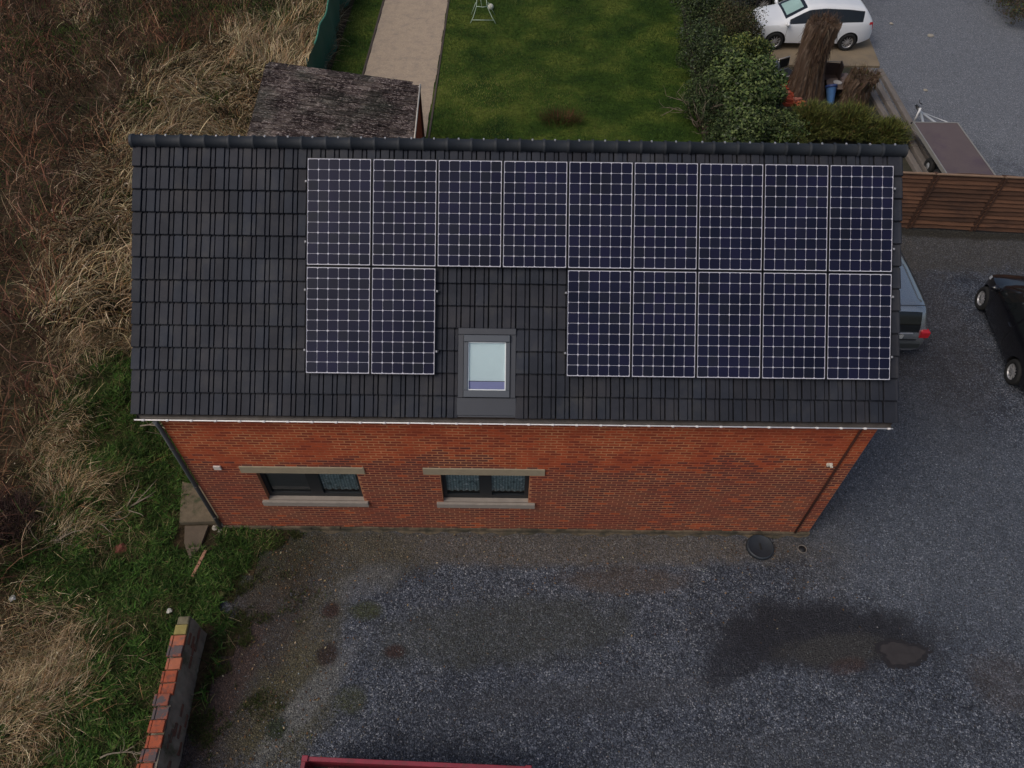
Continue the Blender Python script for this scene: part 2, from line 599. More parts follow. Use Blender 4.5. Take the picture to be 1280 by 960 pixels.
def terrain(name, x0, x1, y0, y1, step, zfun, m, inside):
    nx, ny = int((x1 - x0) / step) + 1, int((y1 - y0) / step) + 1
    xs, ys = np.linspace(x0, x1, nx), np.linspace(y0, y1, ny)
    X, Y = np.meshgrid(xs, ys)
    Z = zfun(X, Y)
    V = np.stack([X, Y, Z], 2).reshape(-1, 3)
    q = []
    for j in range(ny - 1):
        for i in range(nx - 1):
            if inside((xs[i] + xs[i + 1]) / 2, (ys[j] + ys[j + 1]) / 2):
                a = j * nx + i
                q.append((a, a + 1, a + nx + 1, a + nx))
    mb = MB()
    mb.add(V.tolist(), q, 0, True)
    o = mb.build(name, m)
    o['kind'] = 'structure'
    return o


def edge_x(y):                                   # where the overgrown bank meets the yard
    if y > 0.0:
        return -5.75
    return -4.6 - 0.35 * min(1, -y) + (0.5 * max(0, 1 + y)) - 0.12 * max(0, -y - 2) + 0.12 * sin(5 * y) + 0.16 * sin(2.1 * y + 1) + 0.06 * sin(13 * y)


def wob(x, y, s=1.0):
    return (np.sin(1.3 * s * x + 0.7 * s * y) + np.sin(-0.8 * s * x + 1.9 * s * y + 1.0) + np.sin(2.9 * s * x + 1.1) * np.sin(2.3 * s * y + 0.5)) / 3


def soil_z(x, y):
    d = np.clip(-5.6 - x, 0, 4) / 4
    return 0.014 + np.maximum(0, d * .06 + d * (0.16 + 0.17 * wob(x, y) + 0.10 * wob(x + 3, y, 1.9)) + 0.03 * d * wob(x, y, 4))


terrain('overgrown_bank', -40, -4.0, -14, 60, 0.25, soil_z, soil_mat(),
        lambda x, y: x < (edge_x(y) if y < 12 else -6.6))
sheet('lawn', [(-6.6, 7.5), (8.9, 7.5), (8.9, 18.5), (8.4, 60), (-6.6, 60)], 0.006, lawn_mat())
PATHM = mat('path_paving', (0.36, 0.28, 0.2), 0.9, 0.3, 22, bmp=0.6, bscale=35, col2=(0.27, 0.215, 0.165), scale2=3, thr=(0.45, 0.7))
mb = MB()
for k in range(60):                              # narrow transverse courses of the garden path
    y = 10.0 + k * 0.5
    x0 = -5.28 - (0.0 if y < 19 else 0.0) + 0.012 * sin(k * 2.1)
    mb.box(x0, -2.72 + 0.014 * sin(k * 1.7) + 0.012 * max(0, 19 - y) * -1, y, y + 0.4985, 0.0, 0.03)
pt = mb.build('garden_path', PATHM)
pt['kind'] = 'structure'
mb = MB()
for k in range(32):
    y = 10.0 + k
    mb.box(-5.36, -5.29, y, y + 0.985, 0, 0.055)
    mb.box(-2.7, -2.64, y, y + 0.985, 0, 0.04)
pe = mb.build('path_edging', mat('edging', (0.06, 0.045, 0.035), 0.9, 0.3, 5))
pe['kind'] = 'structure'
# soil bed under the hedge and debris corner
BED = mat('bed_soil', (0.03, 0.027, 0.016), 0.95, 0.5, 6, bmp=0.8, bscale=20, col2=(0.02, 0.03, 0.01), scale2=2.5)
sheet('planting_bed', [(6.0, 11.5), (12.35, 11.5), (12.35, 19.0), (9.2, 19.1), (8.8, 26), (7.0, 26), (6.2, 16)], 0.011, BED)
mb = MB()
mb.prism([(9.0, 19.14), (13.42, 19.14), (13.95, 23.4), (9.0, 23.4)], 0.0, 0.055)
mb.prism([(8.0, 18.98), (13.36, 18.98), (13.38, 19.12), (8.0, 19.12)], 0.0, 0.075)
ps = mb.build('parking_slab', CONC)
ps['kind'] = 'structure'
sheet('mossy_kerb_strip', [(-5.5, -0.06)] + [(-5.5 + .1 * k, -0.07 - .03 * sin(k * 1.3) - .02 * sin(k * .37)) for k in range(1, 114)] + [(5.9, -.05), (5.9, 0.0), (-5.5, 0.0)], 0.006, PLINTH)

# ------------------------------------------------------------------ house
SL = 0.7058
CS, SN = cos(SL), sin(SL)
HE, OV, LS = 3.737, 0.0412, 4.20
X0, X1 = -5.55, 5.90
R0, R1 = -5.887, 6.093
DEPTH = 2 * (LS * CS - OV)
house = thing('brick_house', 'red brick house with anthracite tiled roof, two front windows and a skylight', 'house')
ZT = 3.62                                        # top of front wall
OPEN = [(-4.42, -2.65, 1.09, 2.02), (-1.19, 0.38, 1.09, 2.03)]
LINT = [(-4.66, -2.50, 2.02, 2.215), (-1.48, 0.64, 2.03, 2.225)]
SILL = [(-4.53, -2.58, 0.95, 1.09), (-1.31, 0.50, 0.95, 1.09)]
mb = MB()
xs = sorted({X0, X1, *[v for o in OPEN for v in o[:2]]})
zs = sorted({0.0, ZT, *[v for o in OPEN for v in o[2:]]})
for a, b_ in zip(xs, xs[1:]):
    for c, d in zip(zs, zs[1:]):
        mx_, mz = (a + b_) / 2, (c + d) / 2
        if any(o[0] < mx_ < o[1] and o[2] < mz < o[3] for o in OPEN):
            continue
        mb.add([(a, 0, c), (b_, 0, c), (b_, 0, d), (a, 0, d)], [(0, 1, 2, 3)])
for (a, b_, c, d) in OPEN:                        # reveals
    mb.add([(a, 0, c), (b_, 0, c), (b_, 0, d), (a, 0, d), (a, .2, c), (b_, .2, c), (b_, .2, d), (a, .2, d)],
           [(0, 4, 5, 1), (1, 5, 6, 2), (2, 6, 7, 3), (3, 7, 4, 0)])
RZ = HE + LS * SN - 0.12
gy = DEPTH / 2
for x, flip in ((X0, 0), (X1, 1)):                # gables
    f = (0, 1, 2, 3, 4)
    mb.add([(x, 0, 0), (x, DEPTH - .02, 0), (x, DEPTH - .02, ZT), (x, gy, RZ), (x, 0, ZT)], [f if flip else f[::-1]])
mb.add([(X1, DEPTH - .02, 0), (X0, DEPTH - .02, 0), (X0, DEPTH - .02, ZT), (X1, DEPTH - .02, ZT)], [(0, 1, 2, 3)])
wall = mb.build('wall', MORTAR, house)

# bricks of the front wall, laid in stretcher bond, each a block standing proud of the mortar
BP, CP = 0.1895, 0.0728
brick_me = {}


def brick_mesh(w, m):
    key = (round(w, 3), m.name)
    if key not in brick_me:
        b2 = MB()
        h = CP - 0.021
        b2.add([(0, .02, 0), (w, .02, 0), (w, .02, h), (0, .02, h), (.003, -.003, .003), (w - .003, -.003, .003), (w - .003, -.003, h - .003), (.003, -.003, h - .003)],
               [(4, 5, 6, 7), (0, 1, 5, 4), (1, 2, 6, 5), (2, 3, 7, 6), (3, 0, 4, 7)])
        brick_me[key] = b2.mesh('brick', m)
    return brick_me[key]


def blocked(a, b_, c, d):
    for o in OPEN + LINT + SILL:
        if a < o[1] and b_ > o[0] and c < o[3] - .012 and d > o[2] + .012:
            return True
    return False


nc = int((ZT - 0.03) / CP)
cnt = 0
soup = {0: MB(), 1: MB(), 2: MB(), 3: MB()}
for r in range(nc - 1, 0, -1):
    z = 0.03 + r * CP
    if z + CP > ZT:
        continue
    x = X0 + 0.006 - (BP / 2 if r % 2 else 0)
    while x < X1 - 0.02:
        a, b_ = max(x, X0 + 0.004), min(x + BP - 0.014, X1 - 0.004)
        # trim against openings so that cut bricks meet the frames
        segs = [(a, b_)]
        for o in OPEN + LINT + SILL:
            if z < o[3] - .012 and z + CP > o[2] + .012:
                ns = []
                for s0, s1 in segs:
                    if s1 <= o[0] or s0 >= o[1]:
                        ns.append((s0, s1))
                    else:
                        if s0 < o[0] - .01:
                            ns.append((s0, o[0] - .008))
                        if s1 > o[1] + .01:
                            ns.append((o[1] + .008, s1))
                segs = ns
        for s0, s1 in segs:
            if s1 - s0 < 0.03:
                continue
            new = z + .22 * sin(s0 * 1.1) + .12 * sin(s0 * 2.7 + 1) + random.uniform(-.22, .22) > 2.36 or random.random() < .08 + .02 * max(0, s0)
            dy = random.uniform(-.0012, .0012)
            if cnt < 300:
                w = round((s1 - s0) * 200) / 200
                inst('brick', brick_mesh(w, BRICK_NEW if new else BRICK_OLD), wall, loc=(s0, dy, z))
                cnt += 1
            else:
                k = (0 if new else 2) + (random.random() < 0.35)
                h = CP - 0.021
                w = s1 - s0
                soup[k].add([(s0, .02, z), (s1, .02, z), (s1, .02, z + h), (s0, .02, z + h), (s0 + .003, dy - .003, z + .003), (s1 - .003, dy - .003, z + .003),
                             (s1 - .003, dy - .003, z + h - .003), (s0 + .003, dy - .003, z + h - .003)],
                            [(4, 5, 6, 7), (0, 1, 5, 4), (1, 2, 6, 5), (2, 3, 7, 6), (3, 0, 4, 7)])
        x += BP
BN2 = mat('brick_orange_dark', (0.22, 0.035, 0.012), 0.9, 0.25, 9, bmp=0.4, bscale=80)
BO2 = mat('brick_brown', (0.12, 0.03, 0.022), 0.9, 0.3, 9, bmp=0.4, bscale=80)
BNs = mat('brick_orange_plain', (0.36, 0.062, 0.016), 0.9, 0.35, 5, bmp=0.4, bscale=80)
BOs = mat('brick_red_plain', (0.16, 0.031, 0.019), 0.9, 0.4, 5, bmp=0.4, bscale=80)
allb = MB()
for k in range(4):
    o = len(allb.v)
    allb.v += soup[k].v
    allb.f += [tuple(i + o for i in f) for f in soup[k].f]
    allb.mi += [k] * len(soup[k].f)
    allb.sm += [False] * len(soup[k].f)
bf = allb.build('brickwork', [BNs, BN2, BOs, BO2], wall)
bf['kind'] = 'stuff'
mb = MB()
for k in range(60):
    a = X0 - .01 + k * (X1 - X0 + .02) / 60
    mb.box(a, a + (X1 - X0 + .02) / 60, -0.03 - random.random() * .02, 0.0, 0, 0.085 + random.random() * .035)
mb.build('plinth', PLINTH, house)

# lintels, sills, windows
LACE = None


def lace_mat():
    m, t, b, pos = new_mat('lace_curtain')
    vo = node(t, 'ShaderNodeTexVoronoi', feature='SMOOTH_F1')
    vo.inputs['Scale'].default_value = 9
    t.links.new(pos, vo.inputs['Vector'])
    c = ramp(t, vo.outputs[0], [(0.15, (0.85, 0.9, 0.9)), (0.3, (0.32, 0.4, 0.4)), (0.5, (0.5, 0.6, 0.6)), (0.65, (0.22, 0.28, 0.28))])
    w = node(t, 'ShaderNodeTexWave')
    w.inputs['Scale'].default_value = 6
    w.inputs['Distortion'].default_value = 1.5
    t.links.new(pos, w.inputs[0])
    c = mixc(t, 0.4, c, w.outputs[0], 'MULTIPLY')
    t.links.new(c, b.inputs['Base Color'])
    b.inputs['Roughness'].default_value = 0.9
    return m


LACE = lace_mat()
PANE = glass_mat('window_pane_glass')
BLIND_GREY = mat('grey_roller_blind', (0.16, 0.15, 0.145), 0.8, 0.1, 4, stretch=(0.3, 1, 6))
for wi, (o, l, s) in enumerate(zip(OPEN, LINT, SILL)):
    MB().box(l[0], l[1], -.024, .05, l[2], l[3], bev=.006).build('lintel', STONE_SILL, house)
    sb = MB()
    sb.box(s[0], s[1], -.055, -.001, s[2], s[3] - .001, bev=.006)
    sb.box(o[0] + .002, o[1] - .002, 0.0, .13, s[3] - .05, s[3] + .004)
    sb.build('window_sill', STONE_GREY, house)
    wn = MB()
    a, b_, c, d = o[0] + .003, o[1] - .003, o[2] + .006, o[3] - .003
    fy0, fy1 = .085, .15
    wn.box(a, b_, fy0, fy1, c, c + .11).box(a, b_, fy0, fy1, d - .06, d)
    wn.box(a, a + .07, fy0 + .002, fy1, c + .11, d - .06).box(b_ - .07, b_, fy0 + .002, fy1, c + .11, d - .06)
    mx_ = a + (b_ - a) * (0.52 if wi == 0 else 0.5)
    mw = 0.11
    wn.box(mx_ - mw, mx_ + mw, fy0 - .008, fy1, c + .11, d - .06)
    wo = wn.build('window', FRAME_DK, house)
    wo['label'] = 'wide window with grey blind in its left sash' if wi == 0 else 'window with lace curtains in both sashes'
    for k, (p, q) in enumerate(((a + .07, mx_ - mw), (mx_ + mw, b_ - .07))):
        g = MB()
        g.add([(p, .12, c + .11), (q, .12, c + .11), (q, .12, d - .06), (p, .12, d - .06)], [(0, 1, 2, 3)])
        g.build('pane', PANE, wo)
        g = MB()
        n = 24
        vs = []
        blind = wi == 0 and k == 0
        for i in range(n + 1):
            yy = .155 + (0 if blind else .012 * sin(i * 1.4))
            x = p + (q - p) * i / n
            vs += [(x, yy, c + .11 + (0 if blind else 0.03)), (x, yy, d - .06)]
        g.add(vs, [(2 * i, 2 * i + 2, 2 * i + 3, 2 * i + 1) for i in range(n)], 0, True)
        cu = g.build('blind' if blind else 'curtain', BLIND_GREY if blind else LACE, wo)
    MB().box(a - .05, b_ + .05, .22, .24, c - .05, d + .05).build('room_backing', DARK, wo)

# ---- roof
def rp(x, u, d=0.0):
    return (x, -OV + u * CS - d * SN, HE + u * SN + d * CS)


ROOFM = Matrix(((1, 0, 0, 0), (0, CS, -SN, -OV), (0, SN, CS, HE), (0, 0, 0, 1)))   # local (x, u, d) to world
mb = MB()
mb.box(R0 + .02, R1 - .02, 0.02, LS - .02, -0.12, -0.024, M=ROOFM)
ry = -OV + LS * CS
backM = Matrix(((-1, 0, 0, 0), (0, -CS, SN, 2 * ry + OV), (0, SN, CS, HE), (0, 0, 0, 1)))
mb.box(-R1 + .02, -R0 - .02, 0.02, LS - .02, -0.10, -0.012, M=backM)
roof = mb.build('roof', TILE_DARK, house)
TP = 0.2133
NC, NR = 56, 12
CH = 0.35
T0 = R0 + 0.0175


def tile_mesh(name, kind):
    """one interlocking tile: flat pan, step, narrow roll, joint; its nose overhangs the course below"""
    b2 = MB()
    w0 = 0.0
    if kind == 'mid':
        prof = [(0.0, -.012), (0.0, .030), (.004, .034), (.120, .034), (.1245, .030), (.1255, -.004), (.1375, -.004), (.1385, .018), (.142, .021), (.190, .021), (.1935, .017), (.194, -.012)]
    elif kind == 'left':
        prof = [(-.012, -.10), (-.012, .034), (-.006, .04), (.120, .040), (.1245, .034), (.1255, -.004), (.1375, -.004), (.1385, .018), (.142, .021), (.190, .021), (.1935, .017), (.194, -.012)]
    else:
        prof = [(0.0, -.004), (0.0, .030), (.004, .034), (.175, .034), (.205, .04), (.225, .03), (.236, .01), (.238, -.10)]
    n = len(prof)
    vs = []
    stations = [(-.010, .004, 1), (-.010, .026, 0), (-.002, .030, 0), (CH - .034, .002, 0), (CH - .032, -.026, 0), (CH + .02, -.028, 0)]
    for (u, dz, low) in stations:
        for (x, h) in prof:
            hh = -.004 if (low and h > -.05) else h
            vs.append((x, u, hh + (dz if h > -.05 else dz * .3)))
    fs = []
    for s in range(len(stations) - 1):
        for i in range(n - 1):
            a = s * n + i
            fs.append((a, a + n, a + n + 1, a + 1)[::-1])
    b2.add(vs, fs, 0, False)
    return b2.mesh(name, TILE)


TM = {k: tile_mesh('roof_tile' if k == 'mid' else 'verge_tile', k) for k in ('mid', 'left', 'right')}
PX0, PP, SU = -3.147, 1.0078, 0.657
bottom_cols = (0, 1, 4, 5, 6, 7, 8)
prects = [(PX0 + i * PP, PX0 + i * PP + .99, SU + 1.67, SU + 3.32) for i in range(9)] + [(PX0 + i * PP, PX0 + i * PP + .99, SU, SU + 1.65) for i in bottom_cols]
SKY_R = (-0.81, 0.11, -0.05, 1.42)


def covered(a, b_, c, d):
    """whole tile under the solar field"""
    def in_field(x, u):
        return (PX0 - .03 < x < PX0 + 9.1 and SU + 1.64 < u < SU + 3.35) or (PX0 - .03 < x < PX0 + 2.03 and SU - .03 < u < SU + 1.7) or (PX0 + 4 * PP - .03 < x < PX0 + 9.1 and SU - .03 < u < SU + 1.7)
    return all(in_field(x, u) for x in (a + .02, b_ - .02) for u in (c + .02, d - .02))


vis, hid = [], []
for r in range(NR):
    for c in range(NC):
        x, u = T0 + c * TP, r * CH
        if x < SKY_R[1] - .03 and x + TP > SKY_R[0] + .03 and u < SKY_R[3] - .06:
            if x < SKY_R[0]:                      # cut tile beside the skylight
                inst('cut_tile', TM['mid'], roof, ROOFM @ Matrix.Translation((x, u, 0)) @ Matrix.Scale((SKY_R[0] - x + .012) / .2, 4, (1, 0, 0)))
            continue
        kind = 'left' if c == 0 else 'right' if c == NC - 1 else 'mid'
        M = Matrix.Translation((x + random.uniform(-.0015, .0015), u + random.uniform(-.002, .002), 0)) @ Matrix.Rotation(random.uniform(-.004, .004), 4, 'Z') @ Matrix.Rotation(random.uniform(-.006, .006), 4, 'Y')
        if kind != 'mid':
            inst('verge_tile', TM[kind], roof, ROOFM @ M)
        elif covered(x, x + TP, u, u + CH):
            hid.append(M)
        else:
            vis.append(M)
# tiles filling the rest of the skylight bay beside and above it are already in vis; largest-showing first
for M in vis[:300]:
    inst('roof_tile', TM['mid'], roof, ROOFM @ M)
mb = MB()
src = TM['mid']
sv = [v.co.copy() for v in src.vertices]
sf = [tuple(p.vertices) for p in src.polygons]
for M in vis[300:] + hid:
    MM = ROOFM @ M
    mb.add([MM @ v for v in sv], sf)
for r in range(NR):                               # rear slope
    for c in range(NC):
        MM = backM @ Matrix.Translation((-R1 + .02 + c * TP, r * CH, 0))
        mb.add([MM @ v for v in sv], sf)
o = mb.build('tile_courses', TILE, roof)
o['kind'] = 'stuff'

# ridge tiles: half round, each with a thicker collar where it laps the next
NRT = 32
RP_ = (R1 - R0 + .02) / NRT
rm = MB()
n = 12
prof = [(0.0, .112), (0.028, .118), (.04, .118), (.046, .104), (RP_ + .004, .100)]
vs = []
for x, r in prof:
    for k in range(n + 1):
        a = pi * k / n * 1.24 - .12 * pi
        vs.append((x, r * cos(a) * .92, r * sin(a) * .95))
rm.add(vs, [(i * (n + 1) + k, i * (n + 1) + k + 1, (i + 1) * (n + 1) + k + 1, (i + 1) * (n + 1) + k)[::-1] for i in range(len(prof) - 1) for k in range(n)], 0, True)
for k in range(n):
    pass
rme = rm.mesh('ridge_tile', RIDGE)
clipm = MB().box(-.012, .012, -.02, .012, .098, .128, bev=.003).mesh('ridge_clip', ALU)
RIDZ = HE + LS * SN + .045
for k in range(NRT):
    o = inst('ridge_tile', rme, roof, Matrix.Translation((R0 - .01 + k * RP_, ry, RIDZ)) @ Matrix.Rotation(random.uniform(-.006, .006), 4, 'Z'))
    inst('ridge_clip', clipm, roof, loc=(R0 - .01 + k * RP_ + .2 + random.uniform(-.02, .02), ry + .012, RIDZ - .012))
mb = MB()
mb.lathe([(0.001, 0), (.105, 0), (.105, .02), (0.001, .02)], 16, Matrix.Translation((R0 - .02, ry, RIDZ)) @ Matrix.Rotation(pi / 2, 4, 'Y'))
mb.lathe([(0.001, 0), (.105, 0), (.105, .02), (0.001, .02)], 16, Matrix.Translation((R1 + .01, ry, RIDZ)) @ Matrix.Rotation(pi / 2, 4, 'Y'))
mb.build('ridge_end', RIDGE, roof)

# gutter: half round with pale lip and brackets
mb = MB()
gy0, gz, gr = -.098, HE - .03, .052
n = 10
vs = []
for x in (R0 + .07, R1 - .1):
    for k in range(n + 1):
        a = pi + pi * k / n
        vs.append((x, gy0 + gr * cos(a), gz + gr * sin(a)))
mb.add(vs, [(k, k + 1, n + 2 + k, n + 1 + k) for k in range(n)], 0, True)
for x in (R0 + .07, R1 - .1):
    mb.box(x - .002, x + .002, gy0 - gr, gy0 + gr, gz - gr * .8, gz)
gut = mb.build('gutter', ZINC, house)
MB().tube([(R0 + .06, gy0 - gr, gz + .004), (R1 - .09, gy0 - gr, gz + .004)], .0105, 8).build('lip', GUTTER, gut)
bm_ = MB()
bm_.box(-.02, .02, -.022, .004, -.004, .026, bev=.005)
bme = bm_.mesh('bracket', GUTTER)
k = 0
x = R0 + .2
while x < R1 - .12:
    inst('bracket', bme, gut, loc=(x, gy0 - gr, gz))
    k += 1
    x += 0.375
MB().box(R0 + .05, R1 - .05, -.03, .0, HE - .16, HE - .005).build('fascia', mat('fascia_brown', (0.06, 0.04, 0.03), 0.8), house)
# downpipes
dp = MB()
dp.tube([(-5.56, -.11, HE - .12), (-5.58, -.06, HE - .3), (-5.60, -.03, HE - .4), (-5.60, -.03, .02)], .036, 12)
dpo = dp.build('downpipe', mat('dark_zinc_pipe', (0.12, 0.125, 0.13), 0.8, 0.3, 5), house)
dpo['label'] = 'dark grey downpipe on the left corner of the front wall'
for z in (2.75, 1.55, .45):
    MB().lathe([(.038, 0), (.043, .004), (.043, .03), (.038, .034)], 12, Matrix.Translation((-5.60, -.03, z))).build('clip', ZINC, dpo)
dp = MB()
dp.tube([(5.615, -.03, HE - .14), (5.625, -.022, HE - .25), (5.63, -.02, .05)], .02, 8)
d2 = dp.build('downpipe', mat('brick_red_pipe', (0.07, 0.022, 0.014), 0.7, 0.2, 5), house)
d2['label'] = 'thin dark red pipe down the right end of the front wall'
MB().box(-5.10, -4.975, -.03, .0, 2.11, 2.22, bev=.006).build('wall_vent', mat('vent_white', (0.62, 0.55, 0.5), 0.6), house)
lm = MB()
lm.box(5.45, 5.52, -.03, .0, 2.44, 2.52, bev=.005)
lm.box(5.465, 5.505, -.09, -.03, 2.49, 2.52, bev=.005)
lm.box(5.425, 5.445, -.05, -.0, 2.47, 2.51)
lm.build('wall_lamp', mat('lamp_cream', (0.6, 0.58, 0.5), 0.6), house)

# skylight
sk = MB()
FL = mat('flashing_grey', (0.048, 0.052, 0.062), 0.5, 0.08, 4, metal=.2)
FR2 = mat('skylight_frame_grey', (0.075, 0.085, 0.1), 0.45, 0.05, 4, metal=.2)


def rbox(mb_, x0, x1, u0, u1, d0, d1, bev=0):
    mb_.box(x0, x1, u0, u1, d0, d1, M=ROOFM, bev=bev)


rbox(sk, -.80, -.715, .31, 1.385, -.01, .055, .004)
rbox(sk, .015, .10, .31, 1.385, -.01, .055, .004)
rbox(sk, -.80, .10, 1.29, 1.39, -.008, .075, .006)
rbox(sk, -.81, .11, .03, .305, .0, .05, .004)
rbox(sk, -.81, .11, .002, .028, -.02, .04, .003)
skl = sk.build('skylight', FL, house)
skl['label'] = 'roof window with a white blind drawn behind the glass'
fr = MB()
rbox(fr, -.71, .01, 1.175, 1.285, -.02, .11, .008)
rbox(fr, -.71, .01, .315, .425, -.02, .085, .006)
rbox(fr, -.71, -.645, .425, 1.175, -.02, .085, .005)
rbox(fr, -.055, .01, .425, 1.175, -.02, .085, .005)
fr.build('frame', FR2, skl)
fr = MB()
for a in ((-.645, -.63, .425, 1.175), (-.07, -.055, .425, 1.175), (-.63, -.07, .425, .44), (-.63, -.07, 1.16, 1.175)):
    rbox(fr, *a, .0, .058)
fr.build('inner_frame', mat('white_inner_frame', (0.75, 0.8, 0.82), 0.5), skl)
g = MB()
rbox(g, -.63, -.07, .57, 1.16, .01, .02)
g.build('blind', mat('white_blind', (0.7, 0.79, 0.82), 0.8, 0.04, 3), skl)
g = MB()
rbox(g, -.63, -.07, .44, .56, .004, .014)
g.build('blind_bar', mat('lavender_gap', (0.27, 0.27, 0.5), 0.7, 0.08, 3), skl)
g = MB()
g.add([rp(-.63, .44, .045), rp(-.07, .44, .045), rp(-.07, 1.16, .045), rp(-.63, 1.16, .045)], [(0, 1, 2, 3)])
g.build('pane', PANE, skl)
# rear wall door panel of the skylight kerb so nothing is open from the side
k2 = MB()
rbox(k2, -.71, .01, .315, 1.285, -.012, .0)
k2.build('kerb', DARK, skl)

# ------------------------------------------------------------------ solar panels
PW, PH, PT = .986, 1.646, .035
PD = .105
fm = MB()
fw = .006
fm.box(0, PW, 0, fw, 0, PT).box(0, PW, PH - fw, PH, 0, PT).box(0, fw, fw, PH - fw, 0, PT).box(PW - fw, PW, fw, PH - fw, 0, PT)
frame_me = fm.mesh('frame', ALU_FRAME)
bsm = MB().box(fw, PW - fw, fw, PH - fw, .022, .028).mesh('backsheet', mat('white_backsheet', (0.52, 0.52, 0.6), 0.5))
cw, chh = (PW - 2 * fw - .016) / 6, (PH - 2 * fw - .020) / 10
g_ = .0056
k_ = .014
cx, cy = cw - g_, chh - g_
cm = MB()
cp = [(k_, 0), (cx - k_, 0), (cx, k_), (cx, cy - k_), (cx - k_, cy), (k_, cy), (0, cy - k_), (0, k_)]
cm.prism(cp, 0, .0022)


def cell_mat():
    m, t, b, pos = new_mat('silicon_cell')
    oi = node(t, 'ShaderNodeObjectInfo')
    c = ramp(t, oi.outputs['Random'], [(0, (0.009, 0.012, 0.025)), (0.5, (0.012, 0.0135, 0.033)), (1, (0.013, 0.016, 0.026))])
    n1 = noise(t, pos, 1.1, 3, .5)
    c = mixc(t, 1.0, c, ramp(t, n1, [(0.3, (.75, .75, .8)), (.7, (1.3, 1.2, 1.35))]), 'MULTIPLY')
    t.links.new(c, b.inputs['Base Color'])
    b.inputs['Roughness'].default_value = 0.3
    b.inputs['Specular IOR Level'].default_value = 0.10
    return m


cell_me = cm.mesh('cell', cell_mat())
words_c = ['first', 'second', 'third', 'fourth', 'fifth', 'sixth', 'seventh', 'eighth', 'ninth']
for i in list(range(9)) + [100 + c for c in bottom_cols]:
    row, col = (1, i) if i < 100 else (0, i - 100)
    if row:
        lab = f'solar panel in the upper row, {words_c[col]} from the left' if col not in (0, 8) else ('leftmost solar panel of the upper row' if col == 0 else 'rightmost solar panel of the upper row, at the roof edge')
    else:
        lab = {0: 'solar panel in the lower row at its far left end', 1: 'lower row solar panel just left of the bare tiles and skylight',
               4: 'lower row solar panel just right of the bare tiles and skylight', 5: 'second solar panel right of the skylight in the lower row',
               6: 'third solar panel right of the skylight in the lower row', 7: 'lower row solar panel next to last at the right',
               8: 'rightmost solar panel of the lower row, above the gutter end'}[col]
    p = thing('solar_panel', lab, 'solar panel', group='solar panels on the front roof slope')
    p.matrix_world = ROOFM @ Matrix.Translation((PX0 + col * PP, SU + 1.67 * row, PD + random.uniform(-.003, .003))) @ Matrix.Rotation(random.uniform(-.0012, .0012), 4, 'Z')
    inst('frame', frame_me, p)
    inst('backsheet', bsm, p)
    for a in range(6):
        for b_ in range(10):
            inst('cell', cell_me, p, loc=(fw + .008 + a * cw + g_ / 2, fw + .010 + b_ * chh + g_ / 2, .029))
railm = mat('rail_dark', (0.03, 0.03, 0.033), 0.5, metal=.3)
rails = [(PX0 - .05, PX0 + 8 * PP + .99 + .05, SU + 1.67 + .36, 'upper rail under the upper row'), (PX0 - .05, PX0 + 8 * PP + .99 + .05, SU + 1.67 + 1.29, 'top rail under the upper row')]
nm = ['lower', 'upper']
for k, uu in enumerate((.36, 1.29)):
    rails.append((PX0 - .05, PX0 + PP + .99 + .05, SU + uu, f'{nm[k]} mounting rail under the two lower left solar panels'))
    rails.append((PX0 + 4 * PP - .05, PX0 + 8 * PP + .99 + .05, SU + uu, f'{nm[k]} mounting rail under the five lower right solar panels'))
rails[0] = (*rails[0][:3], 'lower mounting rail running under the whole upper row of solar panels')
rails[1] = (*rails[1][:3], 'upper mounting rail running under the whole upper row of solar panels')
GALV0 = mat('dull_clamp', (0.3, 0.3, 0.32), .5, metal=.3)
clamp_me = MB().box(-.014, .014, -.016, .016, .0, .05, bev=.004).mesh('end_clamp', GALV0)
for a, b_, uu, lab in rails:
    t_ = thing('mounting_rail', lab, 'mounting rail', group='mounting rails of the solar panels')
    r_ = MB()
    r_.box(a, b_, uu - .02, uu + .02, .052, .092, M=ROOFM)
    x = a + .3
    while x < b_:
        r_.box(x - .02, x + .02, uu - .06, uu + .02, .0, .056, M=ROOFM)
        x += 1.27
    r_.build('rail', railm, t_)
    for x in (a + .03, b_ - .03):
        inst('end_clamp', clamp_me, t_, ROOFM @ Matrix.Translation((x, uu, .09)))

# ------------------------------------------------------------------ cars
def smoothed(ctrl, x):
    xs_, zs_ = zip(*ctrl)
    acc = 0
    for k in range(-3, 4):
        acc += np.interp(x + k * .022, xs_, zs_)
    return float(acc / 7)


